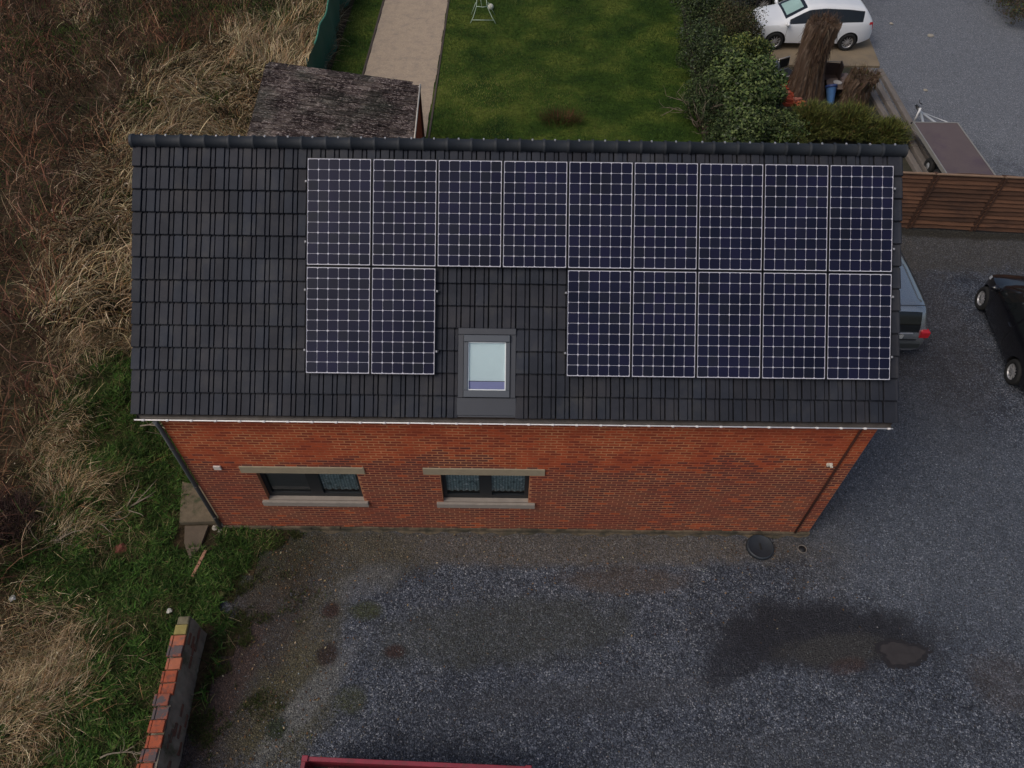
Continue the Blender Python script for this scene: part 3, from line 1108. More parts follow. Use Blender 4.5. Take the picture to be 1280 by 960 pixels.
class Car:
    def __init__(s, L, Wd, top, belt, sill=.24, roof_w=.76, nose=.30, tail=.22):
        s.L, s.W, s.top, s.belt, s.sill, s.rw, s.nose, s.tail = L, Wd, top, belt, sill, roof_w, nose, tail

    def wb(s, x):
        h = s.L / 2
        f = abs(x) / h
        k = s.nose if x > 0 else s.tail
        return s.W / 2 * (1 - k * max(0, f) ** 7 - .03 * f * f)

    def section(s, x):
        """half section, from the middle of the floor up to the middle of the roof"""
        h = s.L / 2
        tp = smoothed(s.top, x)
        f = abs(x) / h
        zs_ = s.sill + .10 * max(0, f - .8) / .2
        be = min(smoothed(s.belt, x), tp - .045)
        be = max(be, zs_ + .15)
        k = min(1, max(0, (tp - be - .045) / .4))
        wb = s.wb(x)
        wr = wb * (.90 * (1 - k) + s.rw * k)
        mid = (zs_ + be) / 2
        P = [(0, zs_), (.80 * wb, zs_), (.965 * wb, zs_ + .05), (.995 * wb, zs_ + .16 if be - zs_ > .4 else zs_ + .3 * (be - zs_)), (wb, mid + .05), (.99 * wb, be - .09 if be - zs_ > .4 else be - .2 * (be - zs_)), (.955 * wb, be)]
        q = (wr, max(tp - .05 - .02 * k, be + .01))
        P.append((.955 * wb * .5 + q[0] * .5 + .012 * k, be * .5 + q[1] * .5))
        P += [q, (wr * .9, tp - .014), (wr * .55, tp + .004), (0, tp + .012)]
        return P

    def ring(s, x):
        P = s.section(x)
        R = [(y, z) for y, z in P]
        return R + [(-y, z) for y, z in P[-2:0:-1]]


def patch(car, xs_, i0, i1, v0, v1, side, off=.006, nv=4):
    """glass that follows the body between section points i0 and i1; side 1/-1, or 0 for across the whole width"""
    pts = []
    for x in xs_:
        P = car.section(x)
        if side:
            pl = P[i0:i1 + 1]
            pl = [(side * y, z) for y, z in pl]
        else:
            pl = [(y, z) for y, z in P[i0:]] + [(-y, z) for y, z in P[i0:-1][::-1]]
        ds = [0]
        for a, b_ in zip(pl, pl[1:]):
            ds.append(ds[-1] + math.dist(a, b_))
        row = []
        for j in range(nv + 1):
            tt = (v0 + (v1 - v0) * j / nv) * ds[-1]
            row.append((x, float(np.interp(tt, ds, [p[0] for p in pl])), float(np.interp(tt, ds, [p[1] for p in pl]))))
        pts.append(row)
    A = np.array(pts)
    du = np.gradient(A, axis=0)
    dv = np.gradient(A, axis=1)
    N = np.cross(du, dv)
    N /= np.linalg.norm(N, axis=2)[..., None] + 1e-9
    c = np.array([0, 0, .7])
    sg = np.sign(((A - c) * N).sum(2).mean())
    A = A + N * sg * off
    n = nv + 1
    f = []
    for i in range(len(xs_) - 1):
        for j in range(nv):
            q = (i * n + j, i * n + j + 1, (i + 1) * n + j + 1, (i + 1) * n + j)
            f.append(q if sg < 0 else q[::-1])
    mb_ = MB()
    mb_.add(A.reshape(-1, 3).tolist(), f, 0, True)
    return mb_


def make_wheel(parent, x, y, r, w, side, spokes, rim_mat):
    wt = link(bpy.data.objects.new('wheel', MB().lathe([(r * .62, -w / 2), (r * .9, -w / 2), (r * .985, -w * .38), (r, -w * .2), (r, w * .2), (r * .985, w * .38), (r * .9, w / 2), (r * .62, w / 2)], 32, close=True).mesh('wheel', TYRE)))
    wt.parent = parent
    wt.location = (x, y, r)
    wt.rotation_euler = (-pi / 2 * side, 0, 0)
    rm_ = MB()
    zf = w * .40
    rm_.lathe([(r * .66, -w * .4), (r * .66, zf + .01), (r * .60, zf + .006), (r * .58, zf - .03), (r * .585, -w * .4)], 32, close=True)
    rm_.lathe([(.001, zf - .012), (r * .16, zf - .012), (r * .18, zf - .03), (.001, zf - .03)], 16)
    for k in range(spokes):
        a = 2 * pi * k / spokes
        M = Matrix.Rotation(a, 4, 'Z')
        rm_.box(r * .12, r * .6, -r * .04, r * .04, zf - .035, zf - .008, M=M)
    rm_.build('rim', rim_mat, wt)
    MB().lathe([(.001, -w * .3), (r * .6, -w * .3), (r * .6, -w * .25), (.001, -w * .25)], 20).build('brake_disc', DARK, wt)


def make_car(name, label, car, loc, rz, paint, wb_, axle_off, r, glass_side, wind, rear, lights, spokes=10, rim=RIM, extra=None):
    t_ = thing(name, label, 'car', loc, rz)
    h = car.L / 2
    u = np.linspace(-1, 1, 73)
    xs_ = h * np.sign(u) * (1 - (1 - np.abs(u)) ** 1.35)
    xs_ = xs_ * .9995
    mb_ = MB()
    rings = [car.ring(float(x)) for x in xs_]
    n = len(rings[0])
    vs = [(float(x), y, z) for x, R in zip(xs_, rings) for y, z in R]
    fs = []
    for i in range(len(xs_) - 1):
        for k in range(n):
            fs.append((i * n + k, i * n + (k + 1) % n, (i + 1) * n + (k + 1) % n, (i + 1) * n + k))
    fs.append(tuple(range(n))[::-1])
    fs.append(tuple((len(xs_) - 1) * n + k for k in range(n)))
    mb_.add(vs, fs, 0, True)
    body = mb_.build('body', [paint, BLACK], t_)
    bmm = bmesh.new()
    bmm.from_mesh(body.data)
    bmesh.ops.recalc_face_normals(bmm, faces=bmm.faces)
    bmm.to_mesh(body.data)
    bmm.free()
    cut = MB()
    for x in (axle_off - wb_ / 2, axle_off + wb_ / 2):
        for sd_ in (1, -1):
            M = Matrix.Translation((x, sd_ * car.W / 2, r)) @ Matrix.Rotation(pi / 2, 4, 'X')
            cut.lathe([(r + .055, -.26), (r + .055, .26)], 28, M)
    co = cut.build('cutter', BLACK, None)
    bmm = bmesh.new()
    bmm.from_mesh(co.data)
    bmesh.ops.recalc_face_normals(bmm, faces=bmm.faces)
    bmm.to_mesh(co.data)
    bmm.free()
    for p in co.data.polygons:
        p.material_index = 0
    co.matrix_world = Matrix.Identity(4)
    body_parent = body.parent
    body.parent = None
    md = body.modifiers.new('b', 'BOOLEAN')
    md.operation = 'DIFFERENCE'
    md.solver = 'EXACT'
    md.object = co
    md.material_mode = 'TRANSFER'
    dg = bpy.context.evaluated_depsgraph_get()
    me2 = bpy.data.meshes.new_from_object(body.evaluated_get(dg))
    body.modifiers.clear()
    body.data = me2
    me2.set_sharp_from_angle(angle=RAD(38))
    body.parent = body_parent
    bpy.data.objects.remove(co)
    for x in (axle_off + wb_ / 2, axle_off - wb_ / 2):
        for sd_ in (1, -1):
            make_wheel(t_, x, sd_ * (car.W / 2 - .115), r, .20, sd_, spokes, rim)
    for sd_ in (1, -1):
        for a, b_ in glass_side:
            patch(car, np.linspace(a, b_, 14), 6, 8, .10, .93, sd_).build('side_window', CAR_GLASS, t_)
    patch(car, np.linspace(*wind, 12), 9, 11, .03, .97, 0, nv=10).build('windscreen', CAR_GLASS, t_)
    patch(car, np.linspace(*rear, 12), 9, 11, .05, .95, 0, nv=10).build('rear_window', CAR_GLASS, t_)
    for nm_, a, b_, i0, i1, v0, v1, m_ in lights:
        for sd_ in (1, -1):
            patch(car, np.linspace(a, b_, 8), i0, i1, v0, v1, sd_, off=.008).build(nm_, m_, t_)
    # mirrors
    for sd_ in (1, -1):
        mr_ = MB()
        xm = wind[0] - .05 if wind[0] > wind[1] else wind[1] - .05
        P = car.section(xm)[6]
        M = Matrix.Translation((xm + .02, sd_ * (P[0] + .11), P[1] + .07)) @ Matrix.Scale(.62, 4, (1, 0, 0)) @ Matrix.Scale(.72, 4, (0, 0, 1))
        mr_.lathe([(.001, -.12), (.06, -.105), (.1, -.05), (.11, 0), (.1, .05), (.06, .105), (.001, .12)], 12, M @ Matrix.Rotation(pi / 2, 4, 'X'))
        mo = mr_.build('mirror', paint, t_)
        MB().box(xm - .02, xm + .03, min(sd_ * (P[0] - .03), sd_ * (P[0] + .06)), max(sd_ * (P[0] - .03), sd_ * (P[0] + .06)), P[1] + .005, P[1] + .035).build('arm', BLACK, mo)
    return t_


RED_L = mat('tail_light_red', (0.55, 0.02, 0.03), 0.25)
CLEAR_L = mat('headlight_clear', (0.55, 0.57, 0.6), 0.15)
WHITE_P = mat('white_car_paint', (0.72, 0.74, 0.76), 0.28, coat=.6)
BLACK_P = mat('black_car_paint', (0.006, 0.006, 0.008), 0.2, coat=.7)
GREY_P = mat('silver_blue_car_paint', (0.42, 0.44, 0.45), 0.26, metal=.8, coat=.6)
DKG_P = mat('dark_green_car_paint', (0.012, 0.025, 0.02), 0.25, coat=.6)


def seams(t_, car, xs_list, z0i=3):
    """door shut lines as thin dark strips following the body side"""
    for sd_ in (1, -1):
        s_ = MB()
        for x in xs_list:
            for a, b_ in zip(range(3, 6), range(4, 7)):
                P, Q = car.section(x), car.section(x + .008)
                o = .003
                s_.add([(x, sd_ * (P[a][0] + o), P[a][1]), (x + .008, sd_ * (Q[a][0] + o), Q[a][1]), (x + .008, sd_ * (Q[b_][0] + o), Q[b_][1]), (x, sd_ * (P[b_][0] + o), P[b_][1])], [(0, 1, 2, 3)])
        s_.build('shut_line', BLACK, t_)
        for x in xs_list[:-1] if len(xs_list) > 1 else xs_list:
            P = car.section(x + .12)
            MB().box(x + .06, x + .2, min(sd_ * P[5][0], sd_ * (P[5][0] + .03)), max(sd_ * P[5][0], sd_ * (P[5][0] + .03)), P[5][1] - .03, P[5][1], bev=.006).build('door_handle', next(c_ for c_ in t_.children if c_.name.startswith('body')).data.materials[0], t_)


# white hatchback on the slab, nose to the left
c1 = Car(4.35, 1.79,
         [(-2.175, .62), (-2.14, .92), (-2.02, 1.1), (-1.72, 1.43), (-1.1, 1.5), (-.2, 1.53), (.35, 1.47), (1.2, 1.02), (1.7, .93), (2.05, .78), (2.15, .6), (2.175, .5)],
         [(-2.2, 1.02), (-1.2, 1.0), (1.2, .92), (2.2, .8)], sill=.22)
w1 = make_car('parked_car', 'white five door hatchback parked on the tan concrete slab, nose behind the hedge', c1, (11.08, 21.02, .055), pi, WHITE_P, 2.70, .03, .32,
              [(-1.62, -.62), (-.55, .25), (.30, .98)], (1.13, .42), (-2.0, -1.72),
              [('tail_light', -2.13, -1.93, 5, 6, -.8, .95, RED_L), ('headlight', 1.95, 2.13, 5, 6, .0, 1.0, CLEAR_L)], spokes=10)
seams(w1, c1, [-.6, .27, 1.05])
for sy in (-1, 1):
    patch(c1, np.linspace(-1.66, 1.0, 30), 6, 8, .06, .96, sy, off=.003).build('window_surround', BLACK, w1)
patch(c1, np.linspace(1.06, .52, 10), 9, 11, .16, .84, 0, off=.011, nv=8).build('painted_sky_reflection', mat('painted_reflection_teal', (0.3, 0.45, 0.42), .5, .2, 2), w1)  # bright sky reflection on the windscreen, painted as a pale teal patch
# dark car behind it
c4 = Car(4.2, 1.74, c1.top, c1.belt, sill=.22)
w4 = make_car('parked_car', 'dark green car beyond the white hatchback, mostly out of the photo', c4, (11.35, 24.35, 0), pi, DKG_P, 2.6, .03, .31,
              [(-1.62, -.62), (-.55, .25), (.30, .98)], (1.13, .42), (-2.0, -1.72),
              [('tail_light', -2.07, -1.93, 5, 6, -.8, .95, RED_L)])
# grey estate behind the gable, tail towards us
c2 = Car(4.5, 1.76,
         [(-2.25, .62), (-2.235, .9), (-2.16, 1.05), (-2.0, 1.4), (-1.8, 1.45), (-.6, 1.49), (.2, 1.46), (.55, 1.38), (1.25, .98), (1.8, .88), (2.15, .74), (2.25, .5)],
         [(-2.25, .96), (1.2, .9), (2.25, .8)], sill=.22, roof_w=.80, tail=.05)
w2 = make_car('parked_car', 'silver blue estate car parked beside the right gable, half hidden by the roof', c2, (8.78, 6.92, 0), pi / 2, GREY_P, 2.6, .05, .31,
              [(-1.9, -.85), (-.78, .1), (.15, 1.0)], (1.18, .5), (-2.21, -2.015),
              [('tail_light', -2.245, -2.12, 4, 6, .3, 1.05, RED_L)], spokes=8)
MB().tube([(-1.75, .62, 1.46), (-1.6, .62, 1.50), (-.2, .62, 1.52), (.1, .60, 1.49)], .014, 6).build('roof_rail', BLACK, w2)
MB().tube([(-1.75, -.62, 1.46), (-1.6, -.62, 1.50), (-.2, -.62, 1.52), (.1, -.60, 1.49)], .014, 6).build('roof_rail', BLACK, w2)
for sy in (-1, 1):
    y0_, y1_ = sorted((sy * .64, sy * .848))
    MB().box(-2.262, -2.13, y0_, y1_, .72, .94, bev=.03).build('tail_light', RED_L, w2)
MB().box(-2.262, -2.24, -.60, .60, .66, .70, bev=.004).build('shut_line', BLACK, w2)
MB().box(-1.93, -1.92, -.6, .6, 1.452, 1.4645).build('shut_line', BLACK, w2)
MB().box(-2.30, -2.22, -.74, .74, .42, .62, bev=.02).build('bumper', mat('bumper_dark_grey', (0.04, 0.045, 0.045), 0.5), w2)
MB().box(-2.268, -2.25, -.26, .26, .72, .84, bev=.004).build('number_plate', mat('plate_pale', (0.5, 0.5, 0.48), 0.5), w2)
MB().box(-2.27, -2.235, -.45, .45, .87, .9, bev=.006).build('chrome_strip', ALU, w2)
MB().tube([(.9, -.7, 1.13), (.93, -.72, 1.14)], .01, 6).build('wiper', BLACK, w2)
seams(w2, c2, [-.82, .12, 1.05])
# black hatchback at the right edge, nose away from us
c3 = Car(3.8, 1.66,
         [(-1.9, .62), (-1.87, .92), (-1.75, 1.1), (-1.5, 1.4), (-.9, 1.46), (0, 1.47), (.3, 1.42), (1.0, 1.0), (1.45, .90), (1.78, .74), (1.88, .55), (1.9, .5)],
         [(-1.9, .98), (1.0, .9), (1.9, .78)], sill=.2, nose=.36)
w3 = make_car('parked_car', 'black small hatchback standing on the gravel at the right edge', c3, (12.49, 5.12, 0), RAD(83), BLACK_P, 2.46, .06, .30,
              [(-1.35, -.35), (-.28, .82)], (.94, .36), (-1.74, -1.5),
              [('tail_light', -1.86, -1.7, 5, 6, -.5, .9, RED_L), ('headlight', 1.5, 1.84, 5, 6, .0, 1.1, CLEAR_L)], spokes=9)
seams(w3, c3, [-.3, .9])

# ------------------------------------------------------------------ trailer
tr = thing('car_trailer', 'flat bed trailer with brown deck and aluminium edges behind the wooden fence', 'trailer', (13.27, 12.3, 0), 0)
DECK = mat('deck_plywood', (0.105, 0.078, 0.078), 0.7, 0.12, 1.3, col2=(0.085, 0.06, 0.07), scale2=.9)
tw, tl, tz = 1.42, 3.5, .72
MB().box(-tw / 2 + .03, tw / 2 - .03, -tl / 2 + .03, tl / 2 - .03, tz - .02, tz).build('deck', DECK, tr)
e = MB()
for a in ((-tw / 2, -tw / 2 + .035, -tl / 2, tl / 2), (tw / 2 - .035, tw / 2, -tl / 2, tl / 2), (-tw / 2 + .035, tw / 2 - .035, tl / 2 - .035, tl / 2), (-tw / 2 + .035, tw / 2 - .035, -tl / 2, -tl / 2 + .035)):
    e.box(*a, tz - .1, tz + .018)
e.build('edge_rail', mat('trailer_alu', (0.3, 0.29, 0.27), 0.5, metal=.3), tr)
ch = MB()
ch.box(-.4, -.34, -tl / 2, tl / 2, tz - .18, tz - .1).box(.34, .4, -tl / 2, tl / 2, tz - .18, tz - .1)
for y in (-1.2, -.4, .4, 1.2):
    ch.box(-tw / 2 + .05, tw / 2 - .05, y, y + .05, tz - .1, tz - .02)
ch.build('chassis', mat('galvanised', (0.5, 0.52, 0.54), 0.5, metal=.4), tr)
GALV = MATS['galvanised']
db = MB()
db.tube([(-.36, tl / 2 - .3, tz - .15), (0, tl / 2 + 1.0, .5)], .04, 6)
db.tube([(.36, tl / 2 - .3, tz - .15), (0, tl / 2 + 1.0, .5)], .04, 6)
db.tube([(0.66, tl / 2 - .1, tz - .05), (0.05, tl / 2 + .9, .53)], .015, 6)
db.tube([(0, tl / 2 + .9, .5), (0, tl / 2 + 1.25, .5)], .035, 8)
db.build('drawbar', GALV, tr)
MB().tube([(0, tl / 2 + 1.2, .5), (0, tl / 2 + 1.42, .5)], [.05, .04], 8).build('coupling', BLACK, tr)
jw = MB()
jw.tube([(-.16, tl / 2 + .85, .2), (-.16, tl / 2 + .85, .72)], .03, 8)
jo = jw.build('jockey_wheel', mat('white_zinc', (0.7, 0.7, 0.7), 0.4), tr)
MB().lathe([(.05, -.04), (.11, -.04), (.11, .04), (.05, .04)], 14, Matrix.Translation((-.16, tl / 2 + .85, .11)) @ Matrix.Rotation(pi / 2, 4, 'Y'), close=True).build('tyre', TYRE, jo)
MB().tube([(-.16, tl / 2 + .85, .85), (-.25, tl / 2 + .9, .88), (-.25, tl / 2 + .95, .95)], .014, 6).build('crank', BLACK, jo)
for sx in (-1, 1):
    for y in (-.55, .15):
        make_wheel(tr, sx * (tw / 2 - .12), y, .24, .16, sx, 5, GALV) if False else None
for y in (-.5, .1):
    for sx in (-1, 1):
        o = MB().lathe([(.11, -.08), (.21, -.08), (.24, -.05), (.24, .05), (.21, .08), (.11, .08)], 20, close=True).build('wheel', TYRE, tr)
        o.location = (sx * (tw / 2 - .16), y, .24)
        o.rotation_euler = (0, pi / 2, 0)
        MB().lathe([(.001, -.05), (.11, -.06), (.11, .06), (.001, .05)], 14).build('rim', GALV, o)
tb = thing('plastic_bag', 'small crumpled white bag on the ground left of the trailer', 'bag', (12.95, 12.6, 0.03))
bg_ = bmesh.new()
bmesh.ops.create_icosphere(bg_, subdivisions=3, radius=.12)
for v in bg_.verts:
    v.co *= 1 + .35 * sin(9 * v.co.x * 6 + 3) * cos(40 * v.co.y) * .7
    v.co.z = max(v.co.z * .6, -.02) + .03
me = bpy.data.meshes.new('film')
bg_.to_mesh(me)
me.materials.append(mat('bag_white', (0.4, 0.42, 0.45), 0.4))
inst('film', me, tb)

# ------------------------------------------------------------------ wooden fence
fe = thing('wooden_fence', 'brown horizontal lap fence with three posts behind the parked cars', 'fence', (0, 0, 0))
FX = [7.65, 9.42, 11.19, 12.95, 14.72, 16.5]
boards = [MB().box(0, 1.73, -.012, .006, 0, .165, M=Matrix.Rotation(RAD(-6), 4, 'X')).mesh('board', WOODF)]
wv = []
for q in range(4):
    b2 = MB()
    n = 8
    vs = []
    for i in range(n + 1):
        zz = .012 * sin(i * .9 + q * 2)
        yy = .006 * sin(i * 1.7 + q)
        for (yo, zo) in ((-.004, 0), (-.018, .002 + zz * .5), (-.002, .165 + zz), (.008, .165 + zz)):
            vs.append((1.73 * i / n, yo + yy, zo))
    fs = []
    for i in range(n):
        for k in range(4):
            fs.append((i * 4 + k, (i + 1) * 4 + k, (i + 1) * 4 + (k + 1) % 4, i * 4 + (k + 1) % 4))
    fs += [(0, 1, 2, 3), (n * 4 + 3, n * 4 + 2, n * 4 + 1, n * 4)]
    b2.add(vs, fs)
    wv.append(b2.mesh('board', WOODF))
FZ = lambda x: 1.78 - .012 * (x - 9)
fya = lambda x: 9.72 - .055 * (x - 10)
pm = MB().box(-.045, .045, -.01, .06, 0, 1.83, bev=.005).mesh('post', mat('fence_post', (0.06, 0.027, 0.016), 0.85, 0.3, 6, stretch=(2, 2, .3)))
bat = MB().box(-.022, .022, -.045, -.02, .05, 1.76).mesh('batten', MATS['fence_post'])
for k, (a, b_) in enumerate(zip(FX, FX[1:])):
    ang = math.atan2(fya(b_) - fya(a), b_ - a)
    for j in range(13):
        inst('board', wv[(j + 3 * k) % 4], fe, Matrix.Translation((a + .02, fya(a) + .0 - .003 * (j % 2), .05 + j * .132)) @ Matrix.Rotation(ang, 4, 'Z') @ Matrix.Rotation(random.uniform(-.012, .012), 4, 'Y') @ Matrix.Rotation(RAD(-15), 4, 'X'))
    inst('top_rail', MB().box(0, b_ - a - .02, -.035, .03, 1.765, 1.80, bev=.005).mesh('top_rail', mat('top_rail_pale', (0.22, 0.14, 0.09), 0.85, 0.2, 6)), fe, Matrix.Translation((a + .01, fya(a), 0)) @ Matrix.Rotation(ang, 4, 'Z'))
for x in FX:
    inst('post', pm, fe, loc=(x, fya(x), -.02))
    if x < 16:
        inst('batten', bat, fe, loc=(x + .07, fya(x) - .01, 0))

# ------------------------------------------------------------------ shed
sh = thing('garden_shed', 'low shed with mossy dark shingle lean-to roof and brick side behind the house', 'shed', (-2.62, 12.80, 0), 0)
SHK = .248                                        # the shed's back and front run at a slant to its sides


def slant(m):
    m.v = [(x, y - SHK * x, z) for x, y, z in m.v]
    return m


# local: x to the left is negative, y towards the house negative; roof high at y = 0
SW, SD, ZH, ZLo = 4.58, 3.0, 2.38, 1.80
mb = MB()
mb.box(-SW, -.02, -.09, 0, 0, ZH - .06).box(-SW, -.02, -SD, -SD + .09, 0, ZLo - .06).box(-SW, -SW + .09, -SD + .09, -.09, 0, ZLo - .06)
slant(mb).build('wall', mat('shed_wall', (0.14, 0.07, 0.045), 0.9, 0.2, 5), sh)
sw = MB()
sw.add([(-.09, -.1, 0), (-.09, -SD, 0), (-.09, -SD, ZLo - .05), (-.09, -.1, ZH - .06)], [(0, 3, 2, 1)])
swo = slant(sw).build('side_wall', MORTAR, sh)
bs_ = MB()
for r in range(30):
    y = -SD + .05 - (.1 if r % 2 else 0)
    z = .03 + r * .075
    while y < -.12:
        if z + .07 < ZLo - .06 + (y + SD) / SD * (ZH - ZLo):
            bs_.box(-.09, -.075, max(y, -SD), min(y + .185, -.1), z, z + .06)
        y += .2
slant(bs_).build('brickwork', BNs, swo)['kind'] = 'stuff'
tm = MB()
WT = mat('weathered_white_trim', (0.5, 0.46, 0.4), 0.7, 0.2, 8)
tm.tube([(-.02, -SD - .1, ZLo - .03), (-.02, .02, ZH + .01)], .022, 6)
tm.tube([(-.05, -.03, 0), (-.05, -.03, ZH - .03)], .025, 6)
slant(tm).build('trim', WT, sh)


def shingle_mat():
    m, t, b, pos = new_mat('mossy_shingle')
    mp = node(t, 'ShaderNodeMapping')
    mp.inputs['Rotation'].default_value = (0, 0, RAD(14))
    t.links.new(pos, mp.inputs[0])
    mp2 = node(t, 'ShaderNodeMapping')
    mp2.inputs['Scale'].default_value = (.3, 1.2, 1)
    t.links.new(mp.outputs[0], mp2.inputs[0])
    p2 = mp2.outputs[0]
    n1 = noise(t, p2, 14, 6, .75)
    n2 = noise(t, pos, 1.3, 4, .6)
    n3 = noise(t, p2, 38, 3, .7)
    k = mathn(t, 'MULTIPLY_ADD', n2, .55)
    t.links.new(mathn(t, 'MULTIPLY', n1, .75), k.node.inputs[2])
    c = ramp(t, k, [(.48, (.008, .006, .006)), (.60, (.022, .014, .014)), (.70, (.07, .054, .05)), (.80, (.17, .14, .12))])
    fl = ramp(t, n3, [(.57, (0, 0, 0)), (.62, (1, 1, 1))])
    c = mixc(t, mathn(t, 'MULTIPLY', fl, .8), c, (.42, .36, .33))
    n4 = noise(t, pos, .8, 3, .5)
    c = mixc(t, mathn(t, 'MULTIPLY', ramp(t, n4, [(.5, (0, 0, 0)), (.65, (1, 1, 1))]), .3), c, (.05, .07, .05))
    oi = node(t, 'ShaderNodeObjectInfo')
    kk = mathn(t, 'MULTIPLY_ADD', oi.outputs['Random'], .9)
    kk.node.inputs[2].default_value = .5
    c = mixc(t, 1.0, c, kk, 'MULTIPLY')
    t.links.new(c, b.inputs['Base Color'])
    b.inputs['Roughness'].default_value = .95
    b.inputs['Specular IOR Level'].default_value = .15
    bump(t, b, n1, 1.0, .03)
    return m


SHM = shingle_mat()
rs = MB()
rs.add([(-SW - .1, -SD - .12, ZLo - .06), (0, -SD - .12, ZLo - .06), (0, .03, ZH - .03), (-SW - .1, .03, ZH - .03), (-SW - .1, -SD - .12, ZLo - .09), (0, -SD - .12, ZLo - .09), (0, .03, ZH - .06), (-SW - .1, .03, ZH - .06)],
       [(0, 1, 2, 3), (7, 6, 5, 4), (0, 4, 5, 1), (1, 5, 6, 2), (2, 6, 7, 3), (3, 7, 4, 0)])
sro = slant(rs).build('roof', SHM, sh)
sa = math.atan2(ZH - ZLo, SD)
SLL = math.hypot(SD + .15, ZH - ZLo)
shm = []
for q in range(4):
    b2 = MB()
    w = .327
    j = [random.uniform(-.02, .02) for _ in range(6)]
    b2.add([(0, 0 + j[0], .026), (w * .5, j[1], .034), (w - .012, j[2], .024), (w - .012, .3, .004), (0, .3, .004),
            (0, 0 + j[0], .004), (w * .5, j[1], .004), (w - .012, j[2], .004)], [(0, 1, 3, 4), (1, 2, 3), (0, 5, 6, 1), (1, 6, 7, 2), (2, 7, 3), (0, 4, 5)])
    shm.append(b2.mesh('shingle', SHM))
nr = 17
for r in range(nr):
    for c in range(16):
        x = -SW - .08 + c * .312 + (.15 if r % 2 else 0)
        if x > -.30:
            continue
        M = Matrix.Translation((x + random.uniform(-.01, .01), -SHK * x - SD - .11 + r * (SLL / nr) * cos(sa), ZLo - .055 + r * (SLL / nr) * sin(sa))) @ Matrix.Rotation(RAD(-14), 4, 'Z') @ Matrix.Rotation(sa - .03, 4, 'X') @ Matrix.Rotation(random.uniform(-.03, .03), 4, 'Z')
        inst('shingle', shm[(r * 3 + c * 7 + r * c) % 4], sro, M)

# ------------------------------------------------------------------ green windbreak net
nf = thing('netting_fence', 'dark green windbreak netting fence along the left side of the garden', 'fence')
NETM = mat('green_netting', (0.008, 0.075, 0.045), 0.7, 0.3, 3, stretch=(1, 1, .3))
vs, fs = [], []
ny_, nz_ = 60, 8
for i in range(ny_ + 1):
    y = 13.6 + i * (30 - 13.6) / ny_
    for k in range(nz_ + 1):
        f = k / nz_
        h = 1.35 + .04 * sin(i * .8)
        x = -6.62 - .012 * (y - 14) + .05 * sin(i * .9) * (1 - f * .5) + .03 * sin(i * 2.3 + k) * (1 - f) + .10 * (1 - f) * sin(i * .35)
        vs.append((x + .0, y, .02 + h * f))
for i in range(ny_):
    for k in range(nz_):
        a = i * (nz_ + 1) + k
        fs.append((a, a + nz_ + 1, a + nz_ + 2, a + 1))
mb = MB()
mb.add(vs, fs, 0, True)
mb.add([(x - .012, y, z) for x, y, z in vs], [f[::-1] for f in fs], 0, True)
mb.build('netting', NETM, nf)
hm = MB()
tp_ = [vs[i * (nz_ + 1) + nz_] for i in range(ny_ + 1)]
hm.tube([(x - .03, y, z + .01) for x, y, z in tp_ if y > 17.4], .03, 8)
hm.build('rolled_hem', mat('green_hem', (0.05, 0.2, 0.13), 0.7, 0.3, 6), nf)
for y in np.arange(13.8, 30, 2.4):
    MB().tube([(-6.68 - .012 * (y - 14), y, 0), (-6.68 - .012 * (y - 14), y, 1.45)], .025, 8).build('post', mat('net_post', (0.03, 0.06, 0.04), 0.6), nf)
nf2 = thing('plant_support', 'small green stake standing on the grass strip between netting and path', 'plant stake', (-6.02, 24.2, 0))
MB().tube([(0, 0, 0), (0.02, 0, .75)], .035, 6).build('stake', MATS['green_hem'], nf2)

# ------------------------------------------------------------------ garden seat frame, ball
gs = thing('wire_chair', 'pale green wire garden seat on the lawn near the path', 'garden seat', (-1.2, 22.5, 0))
WG = mat('pale_green_enamel', (0.33, 0.42, 0.33), 0.5)
g = MB()
g.tube([(-.5, -.35, 0), (-.38, -.2, .2), (-.26, 0, .5), (-.22, .15, .95)], .015, 6)
g.tube([(.5, -.35, 0), (.34, -.2, .2), (.16, 0, .5), (.1, .15, .95)], .015, 6)
g.build('leg', WG, gs)
MB().tube([(-.43, -.27, .10), (.43, -.27, .10)], .014, 6).build('stretcher', WG, gs)
g = MB()
g.tube([(-.26, 0, .5), (0, -.1, .52), (.16, 0, .5)], .014, 6)
g.tube([(-.05, -.05, .5), (-.12, .1, .9)], .012, 6)
g.tube([(-.22, .15, .95), (0, .2, 1.05), (.1, .15, .95)], .014, 6)
g.build('back', WG, gs)
g = MB()
g.tube([(-.5, .4, 0), (-.3, .35, .5)], .015, 6)
g.tube([(.45, .4, 0), (.2, .35, .5)], .015, 6)
g.build('leg', WG, gs)
bb = bmesh.new()
bmesh.ops.create_icosphere(bb, subdivisions=3, radius=.115)
for f in bb.faces:
    f.smooth = True
me = bpy.data.meshes.new('ball')
bb.to_mesh(me)
me.materials.append(mat('ball_white', (0.55, 0.55, 0.48), 0.5, 0.2, 12))
tagp(inst('ball', me, loc=(-.93, 23.4, .12)), 'small off white ball lying on the lawn beside the wire seat', 'ball')

